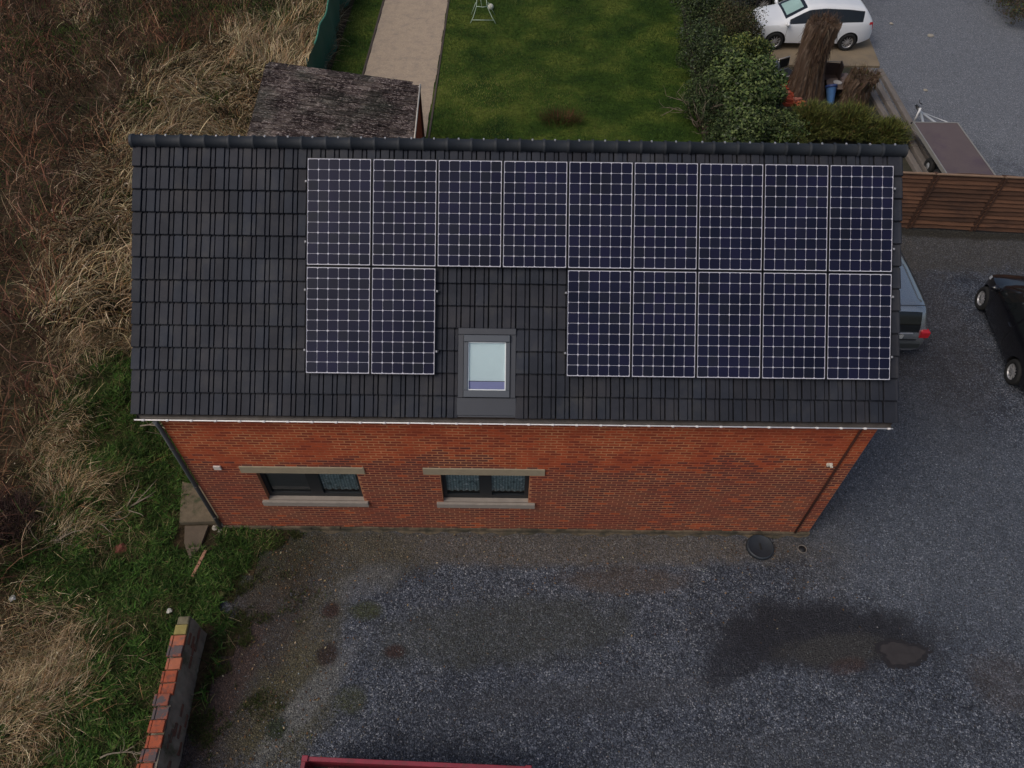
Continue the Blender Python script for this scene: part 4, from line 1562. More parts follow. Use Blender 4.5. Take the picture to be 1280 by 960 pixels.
# ------------------------------------------------------------------ timber sleepers beside the drive
for k, (xa, xb, lab) in enumerate(((12.46, 12.40, 'inner'), (12.74, 12.68, 'middle'), (13.05, 12.95, 'outer'))):
    for j, (ya, yb) in enumerate(((10.6, 13.6), (13.62, 16.4), (16.42, 18.7))):
        word = ('nearest the wooden fence', 'beside the trailer drawbar', 'ending at the concrete slab')[j]
        fa, fb = (ya - 10.6) / 8, (yb - 10.6) / 8
        xs0, xs1 = xb + (xa - xb) * fa + .35 * fa * (k / 2) * .6, xb + (xa - xb) * fb + .35 * fb * (k / 2) * .6
        L_ = yb - ya
        ang = -math.atan2(xs1 - xs0, L_)
        o = MB().box(-.095, .095, 0, L_, 0, .13 + .02 * (k == 1), bev=.012).build('timber_sleeper', SLEEPER)
        o.location = (xs0, ya, 0.0)
        o.rotation_euler = (0, 0, ang)
        tagp(o, f'weathered grey timber sleeper, {lab} row, {word}', 'timber sleeper', 'timber sleepers edging the gravel drive')

# ------------------------------------------------------------------ stumps / trunk
def trunk_mesh(base, top, r0, r1, n=56, m=22, seed=1, flare=.5):
    R_ = random.Random(seed)
    ph = [R_.uniform(0, 6.28) for _ in range(10)]
    b, t_ = Vector(base), Vector(top)
    vs = []
    for i in range(m + 1):
        f = i / m
        c = b.lerp(t_, f) + Vector((.06 * sin(f * 5 + ph[0]), .05 * sin(f * 4 + ph[1]), 0))
        r = r0 + (r1 - r0) * f + flare * r0 * (1 - f) ** 4
        for k in range(n):
            a = 2 * pi * k / n
            g = 1 + .10 * sin(3 * a + ph[2] + f) + .07 * sin(7 * a + ph[3] + 2 * f) + .05 * sin(15 * a + ph[4] + 1.5 * f) + .035 * sin(26 * a + ph[5] - f * 2) + R_.uniform(-.025, .025)
            rr = r * g
            zz = R_.uniform(-.10, .12) if i == m else 0
            vs.append((c.x + rr * cos(a), c.y + rr * sin(a), c.z + zz))
    fs = [(i * n + k, i * n + (k + 1) % n, (i + 1) * n + (k + 1) % n, (i + 1) * n + k) for i in range(m) for k in range(n)]
    mb_ = MB()
    mb_.add(vs, fs, 0, False)
    o = len(mb_.v)
    # ragged top sunk in the middle
    top_i = [m * n + k for k in range(n)]
    c = t_ + Vector((0, 0, -.05))
    mb_.v += [(c.x + r1 * .55 * cos(2 * pi * k / n), c.y + r1 * .55 * sin(2 * pi * k / n), c.z + R_.uniform(-.05, .08)) for k in range(n)]
    mb_.f += [(top_i[k], top_i[(k + 1) % n], o + (k + 1) % n, o + k) for k in range(n)] + [tuple(o + k for k in range(n))]
    mb_.mi += [0] * (n + 1)
    mb_.sm += [False] * (n + 1)
    return mb_


def shag(base, top, r0, r1, n, cols, w, lmin=.2, lmax=.6, topn=0):
    """fibres hanging on the bark and ivy stubs on the cut top"""
    f = rng.random(n)
    a = rng.random(n) * 2 * pi
    b, t_ = np.array(base), np.array(top)
    c = b + (t_ - b) * f[:, None]
    r = (r0 + (r1 - r0) * f + .4 * r0 * (1 - f) ** 4) * 1.02
    p = c + np.stack([r * np.cos(a), r * np.sin(a), np.zeros(n)], 1)
    L = lmin + (lmax - lmin) * rng.random(n)
    V1 = blade_soup(p, L, .012 + .02 * rng.random(n), 2.5 + .5 * rng.random(n), .3 * rng.random(n), a + rng.normal(size=n) * .3, palette(n, cols, w), 3)
    parts = [V1]
    if topn:
        aa, rr = rng.random(topn) * 2 * pi, r1 * np.sqrt(rng.random(topn))
        p = t_ + np.stack([rr * np.cos(aa), rr * np.sin(aa), rng.random(topn) * .12 - .05], 1)
        parts.append(blade_soup(p, .08 + .2 * rng.random(topn), .008 + .012 * rng.random(topn), rng.random(topn) * 1.2, rng.random(topn), aa + rng.normal(size=topn), palette(topn, cols, w), 3))
    return cat3(parts)


BROWNS = [(.06, .035, .022), (.10, .065, .042), (.03, .018, .012), (.15, .11, .08)]
ts = thing('dead_tree', 'tall shaggy brown dead tree trunk cut off in front of the white car', 'tree trunk')
trunk_mesh((9.95, 16.95, 0), (9.98, 17.0, 2.45), .40, .48, seed=3, flare=.65).build('trunk', BARK, ts)
fast_mesh('loose_bark', *shag((9.95, 16.95, 0), (9.98, 17.0, 2.45), .40, .48, 1300, BROWNS, (4, 4, 3, 1.5), .12, .4, 500), BLADES, ts, 'stuff')
t2 = thing('tree_stump', 'short broad brown tree stump with twiggy top beside the timber sleepers', 'tree stump')
trunk_mesh((11.62, 16.45, 0), (11.68, 16.5, .95), .36, .46, m=12, seed=8, flare=.3).build('trunk', BARK, t2)
fast_mesh('loose_bark', *shag((11.62, 16.45, 0), (11.68, 16.5, .95), .36, .48, 500, BROWNS + [(.06, .065, .02)], (4, 4, 3, 2, 2), .08, .25, 600), BLADES, t2, 'stuff')

# ------------------------------------------------------------------ clutter in the corner
RB = mat('terracotta_red', (0.3, 0.05, 0.022), 0.85, 0.2, 10, rnd=.3)
PINK = mat('terracotta_pink', (0.35, 0.13, 0.09), 0.85, 0.2, 10)
bst = thing('brick_stack', 'stack of loose red bricks and tiles between shrub and big trunk', 'brick stack', (9.42, 16.9, 0), .15)
for j in range(6):
    for i in range(2):
        inst('brick', MB().box(-.14, .14, -.08, .08, 0, .09, bev=.006).mesh('brick', RB if (i + j) % 3 else PINK), bst,
             Matrix.Translation((-.13 + i * .27 + random.uniform(-.03, .03), .25 - j * .17 + random.uniform(-.02, .02), .3 - .03 * j)) @ Matrix.Rotation(random.uniform(-.3, .3), 4, 'Z'))
        inst('brick', MB().box(-.15, .15, -.085, .085, 0, .3 - .035 * j, bev=.006).mesh('brick', RB), bst, Matrix.Translation((-.13 + i * .31, .25 - j * .175, 0)))
pot0 = None
for i in range(5):
    px_, py_ = 9.62 + .2 * (i % 3) + random.uniform(-.03, .03), 15.95 + .25 * (i // 3)
    p_ = MB().lathe([(.001, .0), (.06, 0), (.09, .15), (.1, .15), (.1, .18), (.085, .18), (.055, .02), (.001, .02)], 16).build('flower_pot', mat('orange_pot', (0.42, 0.12, 0.05), 0.8, 0.15, 10))
    p_.location = (px_, py_, .35 - .35 + .36 * 0)
    p_.rotation_euler = (random.uniform(-.2, .2), random.uniform(-.2, .2), 0)
    tagp(p_, ('back row left', 'back row middle', 'back row right', 'front row left', 'front row middle')[0] and ('front left', 'front middle', 'front right', 'rear left', 'rear middle')[i] + ' orange terracotta pot of the heap beside the brick stack', 'flower pot', 'terracotta pots by the brick stack')
ck = thing('kettle_grill', 'round grey kettle grill lid beside the metal chair under the shrub', 'grill', (9.05, 17.85, 0))
MB().lathe([(.001, .78), (.1, .77), (.2, .72), (.25, .62), (.26, .58), (.25, .5), (.15, .42), (.001, .40)], 20).build('bowl', mat('grill_grey', (0.13, 0.15, 0.17), 0.4, metal=.3), ck)
for a in (0, 2.1, 4.2):
    MB().tube([(.1 * cos(a), .1 * sin(a), .45), (.25 * cos(a), .25 * sin(a), 0)], .012, 6).build('leg', BLACK, ck)
gc = thing('metal_chair', 'metal garden chair with white frame and dark seat behind the brick stack', 'chair', (9.55, 17.65, 0), .5)
for sx, sy in ((-1, -1), (1, -1), (-1, 1), (1, 1)):
    MB().tube([(sx * .2, sy * .2, 0), (sx * .22, sy * .2, .45)], .014, 6).build('leg', ALU, gc)
MB().box(-.24, .24, -.22, .22, .44, .47, bev=.01).build('seat', BLACK, gc)
MB().tube([(-.24, .22, .45), (-.24, .3, .85), (.24, .3, .85), (.24, .22, .45)], .014, 6).build('back_frame', ALU, gc)
MB().box(-.22, .22, .26, .29, .52, .83).build('backrest', BLACK, gc)
sf2 = MB()
sf2.tube([(-.25, -.23, .46), (.25, -.23, .46), (.25, .23, .46), (-.25, .23, .46), (-.25, -.23, .46)], .013, 6)
sf2.build('seat_frame', ALU, gc)
cb = thing('open_cabinet', 'dark brown open wooden cabinet between the trunk and the stump', 'cabinet', (10.85, 17.6, 0), -.12)
CBM = mat('dark_cabinet_wood', (0.03, 0.016, 0.012), 0.7, 0.2, 6)
MB().box(-.42, .42, .0, .02, 0, .85).build('back_panel', CBM, cb)
MB().box(-.42, -.39, -.42, .0, 0, .85).build('side_panel', CBM, cb)
MB().box(.39, .42, -.42, .0, 0, .95).build('side_panel', CBM, cb)
MB().box(-.39, .39, -.4, -.002, .0, .03).build('base', CBM, cb)
MB().box(-.39, .39, -.4, -.002, .42, .44).build('shelf', CBM, cb)
MB().tube([(-.42, .012, .86), (.42, .012, .90)], .014, 6).build('edge_strip', STONE_GREY, cb)
tbk = thing('low_table', 'low round weathered table with clutter in front of the dark cabinet', 'table', (11.12, 16.95, 0))
MB().lathe([(.001, .40), (.36, .40), (.38, .42), (.38, .45), (.36, .46), (.001, .46)], 24).build('tabletop', mat('weathered_ply', (0.11, 0.08, 0.065), 0.8, .3, 8), tbk)
for a in (.7, 2.3, 3.9, 5.5):
    MB().tube([(.28 * cos(a), .28 * sin(a), 0), (.28 * cos(a), .28 * sin(a), .40)], .02, 6).build('leg', CBM, tbk)
tray = MB().lathe([(.001, 0), (.12, 0), (.15, .03), (.14, .03), (.11, .012), (.001, .012)], 18).build('dish', mat('dish_grey', (0.4, 0.38, 0.36), 0.4))
tray.location = (11.1, 16.95, .462)
tagp(tray, 'pale grey dish lying on the low round table', 'dish')
for i, (x, y, r_) in enumerate(((11.42, 17.35, .2), (11.38, 17.05, .14))):
    rb_ = bmesh.new()
    bmesh.ops.create_icosphere(rb_, subdivisions=3, radius=r_)
    for v in rb_.verts:
        v.co *= 1 + .16 * sin(v.co.x * 17 + i) * cos(v.co.y * 13) + random.uniform(-.02, .02)
        v.co.z *= .8
    me = bpy.data.meshes.new('rock')
    rb_.to_mesh(me)
    me.materials.append(mat('rock_pinkish', (0.15, 0.115, 0.11), 0.9, 0.3, 9))
    tagp(inst('rock', me, loc=(x, y, r_ * .7 + .3)), ('larger' if i == 0 else 'smaller') + ' pinkish grey rock lying between dark cabinet and stump', 'rock', 'rocks by the stump')
    pl_ = MB().box(x - r_ * .8, x + r_ * .8, y - r_ * .7, y + r_ * .7, 0, .34 + r_ * .0, bev=.02).build('concrete_block', SLEEPER)
    tagp(pl_, ('larger' if i == 0 else 'smaller') + ' rough block carrying a rock beside the stump', 'block')
bt = thing('blue_tub', 'bright blue plastic tub standing upright between trunk and stump', 'tub', (10.86, 16.35, 0), .1)
BLU = mat('blue_plastic', (0.16, 0.36, 0.75), 0.45, 0.15, 8)
BLD = mat('blue_dark_plastic', (0.02, 0.04, 0.13), 0.5)
mbt = MB()
mbt.lathe([(.001, .0), (.13, .0), (.21, .58), (.22, .58), (.22, .61), (.19, .61), (.12, .03), (.001, .03)], 24, Matrix.Rotation(RAD(-38), 4, 'X') @ Matrix.Scale(.75, 4, (1, 0, 0)))
mbt.build('shell', BLU, bt)
MB().lathe([(.21, .54), (.235, .54), (.235, .63), (.21, .63)], 24, Matrix.Rotation(RAD(-38), 4, 'X') @ Matrix.Scale(.8, 4, (1, 0, 0)), close=True).build('rim', BLD, bt)

# ------------------------------------------------------------------ lid by the wall
ld = thing('drain_cover', 'round black rubber lid with handle slot at the foot of the brick wall', 'lid', (4.90, -.31, 0))
LM = mat('black_rubber_lid', (0.02, 0.026, 0.034), 0.55, 0.3, 6)
MB().lathe([(.265, .0), (.26, .055), (.245, .075), (.225, .062), (.05, .058), (.001, .058)], 36).build('lid', LM, ld)
MB().box(-.022, .022, -.07, .07, .056, .0665, bev=.004).build('handle_slot', DARK, ld)
MB().lathe([(.238, .066), (.248, .073), (.238, .078), (.231, .07)], 36, close=True).build('rim', mat('lid_rim', (0.035, 0.045, 0.055), 0.5), ld)
dg_ = thing('drain_pot', 'small grey drain pot on the gravel under the thin wall pipe', 'drain', (5.72, -.33, 0))
MB().lathe([(.09, 0), (.09, .03), (.075, .03), (.07, .0)], 20, close=True).build('collar', SLEEPER, dg_)
MB().lathe([(.001, .012), (.074, .012), (.074, .002), (.001, .002)], 16).build('grate', BLACK, dg_)

# ------------------------------------------------------------------ concrete pad and plank at the left corner
pad = MB()
pad.prism([(-6.62, .95), (-5.72, .75), (-5.66, .06), (-6.4, .02)], 0, .15)
tagp(pad.build('concrete_pad', PADM), 'beige concrete pad in the weeds at the left corner of the house', 'concrete pad')
pad = MB()
pad.prism([(-6.3, -.02), (-5.85, .0), (-5.88, -.5), (-6.0, -.72), (-6.2, -.4)], 0, .09)
tagp(pad.build('concrete_slab', mat('slab_brown', (0.1, 0.075, 0.05), 0.9, .3, 5, bmp=.4)), 'smaller broken concrete slab in front of the corner pad', 'concrete slab')
pk = MB().box(-.03, .03, -.27, .27, 0, .04, bev=.005).build('wooden_plank', mat('pink_wood', (0.36, 0.17, 0.11), 0.8, .2, 6))
pk.location = (-5.80, -.80, .06)
pk.rotation_euler = (0, .04, -.18)
tagp(pk, 'narrow pinkish plank lying in the grass below the concrete slab', 'plank')
for i, (x, y, r_) in enumerate(((-5.72, -.02, .06), (-5.6, .02 - .12, .05))):
    rb_ = bmesh.new()
    bmesh.ops.create_icosphere(rb_, subdivisions=2, radius=r_)
    for v in rb_.verts:
        v.co *= random.uniform(.85, 1.15)
    me = bpy.data.meshes.new('stone')
    rb_.to_mesh(me)
    me.materials.append(mat('stone_pale', (0.3, 0.27, 0.22), 0.9, .2, 20))
    tagp(inst('stone', me, loc=(x, y, r_ * .7)), ('left' if i == 0 else 'right') + ' of two small pale stones at the foot of the corner downpipe', 'stone', 'pale stones by the downpipe')

# ------------------------------------------------------------------ garden wall, bottom left
GWA, GWB = Vector((-5.45, -2.12)), Vector((-5.22, -5.6))
dvec = (GWB - GWA).normalized()
ang = math.atan2(dvec.x, -dvec.y)
gw = thing('garden_wall', 'low mossy garden wall topped with orange cap tiles at the bottom left', 'garden wall', (GWA.x, GWA.y, 0), ang)
LGW = (GWB - GWA).length
WM = mat('mossy_render', (0.24, 0.21, 0.16), 0.95, 0.5, 5, bmp=1.0, bscale=18, col2=(0.09, 0.095, 0.05), scale2=3.5, stretch=(1, 1, .5))
vs, fs = [], []
ny_, nz_ = 70, 14
for sx in (-1, 1):
    o = len(vs)
    for i in range(ny_ + 1):
        for k in range(nz_ + 1):
            y = -LGW * i / ny_
            z = .76 * k / nz_
            vs.append((sx * (.105 + .018 * wob(y * 3, z * 4 + sx) + random.uniform(-.006, .006) + .03 * (1 - k / nz_)), y, z))
    for i in range(ny_):
        for k in range(nz_):
            a = o + i * (nz_ + 1) + k
            q = (a, a + 1, a + nz_ + 2, a + nz_ + 1)
            fs.append(q if sx > 0 else q[::-1])
mb = MB()
mb.add(vs, fs, 0, True)
mb.box(-.1, .1, -LGW, -.0, 0, .76)
mb.build('wall', WM, gw)
bk = MB()
for k in range(9):                                # a few bricks showing through the render
    for j in range(26):
        if random.random() < .16:
            y0 = -.03 - j * .21 - (.1 if k % 2 else 0)
            if -y0 + .19 < LGW:
                bk.box(.09, .128 + random.uniform(-.004, .006) + .025 * (1 - k / 9), y0 - .19, y0, .02 + k * .078, .02 + k * .078 + .062)
bk.build('exposed_brickwork', mat('worn_brick', (0.16, 0.075, 0.05), .95, .5, 8, bmp=.8, bscale=30, col2=(.12, .11, .08), scale2=6), gw)['kind'] = 'stuff'
capcol = [mat('cap_orange', (0.34, 0.075, 0.03), 0.85, .3, 9, col2=(.2, .06, .035), scale2=14, thr=(.5, .6)), mat('cap_orange_pale', (0.38, 0.12, 0.06), 0.85, .25, 9, col2=(.2, .1, .08), scale2=6), mat('cap_orange_dull', (0.28, 0.08, 0.045), 0.85, .3, 9, col2=(.085, .065, .065), scale2=9, thr=(.42, .52))]
PATCH = mat('cap_patch_grey', (0.09, 0.07, 0.072), 0.9, .35, 12)
y = 0.0
MB().box(-.085, .105, -.13, -.0, .765, .83, bev=.015).build('cap_stone', mat('mossy_stone', (0.16, 0.14, 0.085), 0.95, .4, 10, bmp=.6), gw)
MB().box(-.1, .1, -.30, -.14, .765, .825, bev=.008).build('cap_stone', mat('yellow_lichen_cap', (0.27, 0.22, 0.07), 0.9, .3, 10, bmp=.3), gw)
y = -.31
seq = [1, 2, 1, 0, 0, 2, 2, 0, 0, 2, 0, 2, 0, 1, 0, 0]
offs = [.0, .0, .03, .01, 0, -.005, .01, 0, .005, -.03, -.035, -.03, -.03, -.03, -.02, -.02]
for k in range(16):
    if -y + .19 > LGW:
        break
    c = MB()
    x0 = -.135 + offs[k] + random.uniform(-.006, .006)
    c.box(x0 + .045, x0 + .235, y - .178, y, .766, .82 + random.uniform(-.003, .006), bev=.007)
    c.box(x0, x0 + .043, y - .176, y - .002, .762, .832, bev=.006)
    co = c.build('cap_tile', capcol[seq[k]], gw)
    co.rotation_euler = (random.uniform(-.02, .02), 0, random.uniform(-.03, .03))
    co.location.x += .03 * random.uniform(-.3, .3) + y * co.rotation_euler.z
    y -= .192

# ------------------------------------------------------------------ red trailer body at the lower edge
rt = thing('red_trailer', 'red steel trailer body with a plank on its floor at the bottom edge', 'trailer', (-2.98, -4.30, 0), RAD(-1.8))
RD = mat('red_painted_steel', (0.24, 0.022, 0.04), 0.45, 0.2, 5, coat=.2, col2=(0.16, 0.03, 0.035), scale2=6)
RW, RLn, RZ0, RZ1 = 3.38, 1.9, .55, 1.0
MB().box(.02, RW - .02, -RLn, -.02, RZ0, RZ0 + .03).build('floor', mat('trailer_floor', (0.05, 0.04, 0.035), 0.8, .4, 5), rt)
for a in ((0, RW, -.035, 0), (0, RW, -RLn, -RLn + .035), (0, .035, -RLn + .035, -.035), (RW - .035, RW, -RLn + .035, -.035)):
    s_ = MB().box(*a, RZ0 - .03, RZ1 - .03).build('side_board', RD, rt)
for a in ((-.012, RW + .012, -.05, .012), (-.012, RW + .012, -RLn, -RLn + .05), (-.012, .05, -RLn + .05, -.05), (RW - .05, RW + .012, -RLn + .05, -.05)):
    MB().box(*a, RZ1 - .03, RZ1, bev=.006).build('top_rim', RD, rt)
for x, y in ((.02, -.02), (RW - .06, -.02), (.02, -RLn), (RW - .06, -RLn)):
    MB().box(x - .03, x + .06, y - .04, y + .04, RZ0 - .1, RZ1 + .03, bev=.006).build('corner_post', RD, rt)
MB().box(.35, RW - .1, -.16, -.09, RZ0 + .2, RZ0 + .26).build('inner_rail', RD, rt)
for x in (.5, 2.6):
    for y in (-.25, -1.6):
        o = MB().lathe([(.14, -.09), (.27, -.09), (.3, -.06), (.3, .06), (.27, .09), (.14, .09)], 24, close=True).build('wheel', TYRE, rt)
        o.location = (x, y, .3)
        o.rotation_euler = (pi / 2, 0, 0)
        MB().lathe([(.001, -.06), (.14, -.07), (.14, .07), (.001, .06)], 14).build('rim', GALV, o)
MB().box(.3, RW - .3, -1.5, -.4, .4, .52).build('chassis', BLACK, rt)
pl = MB().box(-1.1, 1.1, -.07, .07, 0, .03, bev=.004).build('wooden_board', mat('pale_board', (0.35, 0.26, 0.16), 0.8, .2, 5, stretch=(.3, 3, 3)))
pl.location = (-1.75, -4.56, RZ0 + .30)
pl.rotation_euler = (0, 0, -.05)
tagp(pl, 'pale wooden board lying inside the red trailer body', 'board')
lg = MB().tube([(-1.9, -4.72, RZ0 + .09), (-1.55, -4.6, RZ0 + .33)], .045, 8).build('log', BARK)
tagp(lg, 'short dark branch leaning on the board inside the red trailer', 'branch')

# puddle
pu = []
for k in range(72):
    a = 2 * pi * k / 72
    r_ = 1 + random.uniform(-.04, .04) + .12 * sin(3 * a + 1) + .07 * sin(5 * a) + .05 * sin(11 * a)
    pu.append((6.98 + .36 * r_ * cos(a), -2.32 + .19 * r_ * sin(a)))
PUD = mat('muddy_water', (0.042, 0.037, 0.036), 0.25, 0.35, 4, spec=.3)
sheet('puddle', pu, .008, PUD)['label'] = 'muddy brown puddle in the dark wet patch of gravel'
rg_ = [(6.98 + (x - 6.98) * 1.28, -2.32 + (y + 2.32) * 1.35) for x, y in pu]
sheet('wet_mud', [(x + .03 * sin(i * 2.1), y + .02 * sin(i * 3.3)) for i, (x, y) in enumerate(rg_)], .004, mat('wet_mud', (0.014, 0.011, 0.011), 0.55, .3, 8, bmp=.5, bscale=30))

# ------------------------------------------------------------------ gravel stones
def pebbles(n, fx, fy, smin, smax, cols, w):
    x, y = fx, fy
    s = smin + (smax - smin) * rng.random(n) ** 2
    base = np.array([[1, 0, 0], [-1, 0, 0], [0, 1, 0], [0, -1, 0], [0, 0, 1], [0, 0, -.3]], float)
    F = np.array([[0, 2, 4], [2, 1, 4], [1, 3, 4], [3, 0, 4]])
    V = base[None] * s[:, None, None] * (.6 + .8 * rng.random((n, 6, 1)))
    V[:, :, 2] *= .75
    a = rng.random(n) * 2 * pi
    ca, sa_ = np.cos(a)[:, None], np.sin(a)[:, None]
    X = V[:, :, 0] * ca - V[:, :, 1] * sa_
    Y = V[:, :, 0] * sa_ + V[:, :, 1] * ca
    V[:, :, 0], V[:, :, 1] = X + x[:, None], Y + y[:, None]
    V[:, :, 2] += .004
    Q = (np.arange(n)[:, None, None] * 6 + F[None]).reshape(-1, 3)
    return V.reshape(-1, 3), Q, np.repeat(palette(n, cols, w, .4), 6, axis=0)


n = 70000
gx, gy_ = rng.uniform(-5.0, 10.5, n), rng.uniform(-4.9, 6, n)
keep = ~((gx > X0 - .1) & (gx < X1 + .05) & (gy_ > -.05)) & ~((((gx - 6.98) / .5) ** 2 + ((gy_ + 2.32) / .32) ** 2) < 1) & (gx > -4.5 + .2 * rng.normal(size=n))
wetk = (((gx - 5.7) / 2.3) ** 2 + ((gy_ + 2.0) / .65) ** 2) < 1 + .3 * rng.normal(size=n)
keep &= ~(wetk & (rng.random(n) < .85))
gx, gy_ = gx[keep], gy_[keep]
n = 900
lx_ = np.concatenate([rng.uniform(-4.6, 6.5, n // 2), rng.normal(-3.9, .7, n - n // 2)])
ly_ = np.concatenate([-.1 - np.abs(rng.normal(size=n // 2)) * .9, rng.uniform(-4.8, -.1, n - n // 2)])
tagp(fast_mesh('fallen_leaves', *leaf_soup(np.stack([lx_, ly_, np.full(n, .016)], 1), .02 + .04 * rng.random(n), palette(n, [(.12, .07, .035), (.2, .14, .08), (.07, .045, .03), (.26, .22, .15)], (3, 2, 3, 1), .4), np.array([0, 0, 3.0])), BLADES, None, 'stuff'), 'dead leaves blown over the gravel near the house wall')
fast_mesh('gravel', *pebbles(len(gx), gx, gy_, .005, .015, [(.03, .034, .04), (.06, .066, .076), (.11, .118, .13), (.24, .24, .24), (.09, .07, .055)], (5, 5, 3, .4, 1)), mat('pebble', (1, 1, 1), .85, attr=True, spec=.25), None, 'stuff')

# ------------------------------------------------------------------ wild vegetation on the left
def bx(y):
    return np.interp(y, [-5, -1, 1, 3, 8.7, 12.5, 17, 20, 24, 30], [-9.3, -9.2, -9.5, -10.0, -12.0, -12.2, -12.4, -10.6, -8.6, -8])


def gauss(x, y, cx, cy, rx, ry):
    return np.exp(-(((x - cx) / rx) ** 2 + ((y - cy) / ry) ** 2))


def right_edge(y):
    return np.where(y > 12, -6.75, np.where(y > 0, -5.85, np.array([edge_x(float(v)) for v in y]) - .0))


def on_wall(x, y):
    return (np.abs(x + 5.36) < .22) & (y < -2.0)


def on_pad(x, y):
    return (x > -6.45) & (y > -.5) & (y < .95) & (x < -5.6)


def on_shed(x, y):
    # local coords of the shed
    dx, dy = x + 2.66, y - 12.78
    a = RAD(14)
    lx, ly = dx, dy + .248 * dx
    return (lx > -4.8) & (lx < .1) & (ly < .08) & (ly > -3.3)


def scatter(n, x0, x1, y0, y1, dens):
    x, y = rng.uniform(x0, x1, n), rng.uniform(y0, y1, n)
    k = (rng.random(n) < dens(x, y)) & (x < right_edge(y)) & ~on_wall(x, y) & ~on_pad(x, y) & ~on_shed(x, y)
    return x[k], y[k]


def base3(x, y):
    return np.stack([x, y, soil_z(x, y) - .01], 1)


def greenness(x, y):
    g = np.zeros_like(x)
    for cx, cy, rx, ry, k in ((-7.4, 3.0, 1.8, 1.5, 1.1), (-8.2, 1.8, 1.2, .9, 1), (-8.6, 3.6, .8, .7, .7), (-17.5, 19.5, 2.2, 1.3, .8), (-8.6, 17.8, .5, .5, .7), (-9.8, 15.6, .5, .4, .8), (-6.9, .9, .9, .6, .8), (-7.0, -.6, 1.4, .8, 1), (-6.2, -1.8, 1.3, 1.5, 1.1), (-6.6, -3.2, .9, 1.5, 1.1),
                              (-5.6, -.9, .8, .7, 1), (-8.3, -1.0, 1.0, .5, .8), (-8.8, -3.6, .8, .8, .7), (-4.8, -.6, .7, .6, .9), (-11.9, 14.8, .6, .5, 1), (-9.0, 22.5, 2.5, 2, .8), (-10.2, 17.5, .8, .6, .6), (-7.5, 16.2, .6, .8, .6),
                              (-7.6, 14.2, .5, 1.0, .9), (-11, 10.5, .6, .4, .5), (-14.5, 22, 2.5, 1.5, .7), (-9.0, .2, .6, .4, .7), (-12.5, 18.5, .8, .8, .5)):
        g += k * gauss(x, y, cx, cy, rx, ry)
    return g


def clumpy(x, y):
    """tufts differ in tone as plants do"""
    i = (np.floor(x * 3.1 + .6 * np.sin(y * 2.3)) * 57 + np.floor(y * 3.3 + .6 * np.sin(x * 2.9)) * 131).astype(int)
    return (.55 + .9 * ((np.sin(i * 12.9898) * 43758.5453) % 1))[:, None]


# short and long green grass
x, y = scatter(210000, -12, -4.0, -5.2, 6, lambda x, y: np.clip(greenness(x, y) + .25 * wob(x, y, 2.5), .05, 1) * (x > bx(y) - .5) * np.clip(1.15 - 2 * gauss(x, y, -7.9, -3.0, .8, .8), 0, 1))
n = len(x)
P1 = blade_soup(base3(x, y), .07 + .20 * rng.random(n) ** 2, .007 + .007 * rng.random(n), .2 + .7 * rng.random(n), .5 + .9 * rng.random(n), rng.random(n) * 2 * pi,
                palette(n, [(.034, .066, .013), (.055, .088, .02), (.018, .038, .01), (.09, .10, .035), (.2, .16, .08)], (5, 4, 4, 2, 1.5), .4) * clumpy(x, y), 2)
x, y = scatter(110000, -24, -6.7, 6, 27, lambda x, y: np.clip(greenness(x, y) + .1 * wob(x, y, 2.5), .03, 1))
n = len(x)
P2 = blade_soup(base3(x, y), .12 + .35 * rng.random(n), .014 + .012 * rng.random(n), .2 + .7 * rng.random(n), .5 + .8 * rng.random(n), rng.random(n) * 2 * pi,
                palette(n, [(.045, .085, .016), (.07, .115, .024), (.022, .045, .012), (.12, .13, .045)], (5, 4, 3, 2), .35), 3)
# a fringe of low weeds creeping into the yard
m_ = 34000
fy = rng.uniform(-4.8, .0, m_)
fx = np.array([edge_x(float(v)) for v in fy]) + np.abs(rng.normal(size=m_)) * .8 * np.clip(.6 + .6 * np.sin(fy * 3.1), .15, 1) - .1
kp = ~on_wall(fx, fy) & (wob(fx, fy, 4) + .5 * wob(fx, fy, 9) > .0 + .5 * rng.random(m_))
fx, fy = fx[kp], fy[kp]
n = len(fx)
# broad leaved weeds in rosettes
wx, wy = scatter(9000, -11, -4.9, -5.0, 6, lambda x, y: np.clip(greenness(x, y) - .15, 0, 1) * (wob(x, y, 2.1) > -.35))
kk = 9
wx2, wy2 = np.repeat(wx, kk), np.repeat(wy, kk)
n = len(wx2)
aa = rng.random(n) * 2 * pi
PW_ = blade_soup(base3(wx2, wy2) + np.array([0, 0, .04]), .07 + .11 * rng.random(n), .022 + .022 * rng.random(n), .5 + .6 * rng.random(n), .3 + .7 * rng.random(n), aa,
                 palette(n, [(.032, .07, .012), (.055, .10, .022), (.018, .042, .01), (.085, .11, .035)], (4, 3, 3, 1), .3) * clumpy(wx2, wy2), 2)
n = len(fx)
P3 = blade_soup(np.stack([fx, fy, np.full(n, .0)], 1), .03 + .10 * rng.random(n) ** 2, .007 + .006 * rng.random(n), .3 + .8 * rng.random(n), .6 * rng.random(n), rng.random(n) * 2 * pi,
                palette(n, [(.035, .055, .012), (.05, .062, .02), (.08, .065, .035), (.03, .03, .015)], (4, 3, 3, 3), .35), 2)
tagp(fast_mesh('grass', *cat3([P1, P2, P3, PW_]), BLADES, None, 'stuff'), 'green grass and weeds on the overgrown bank')


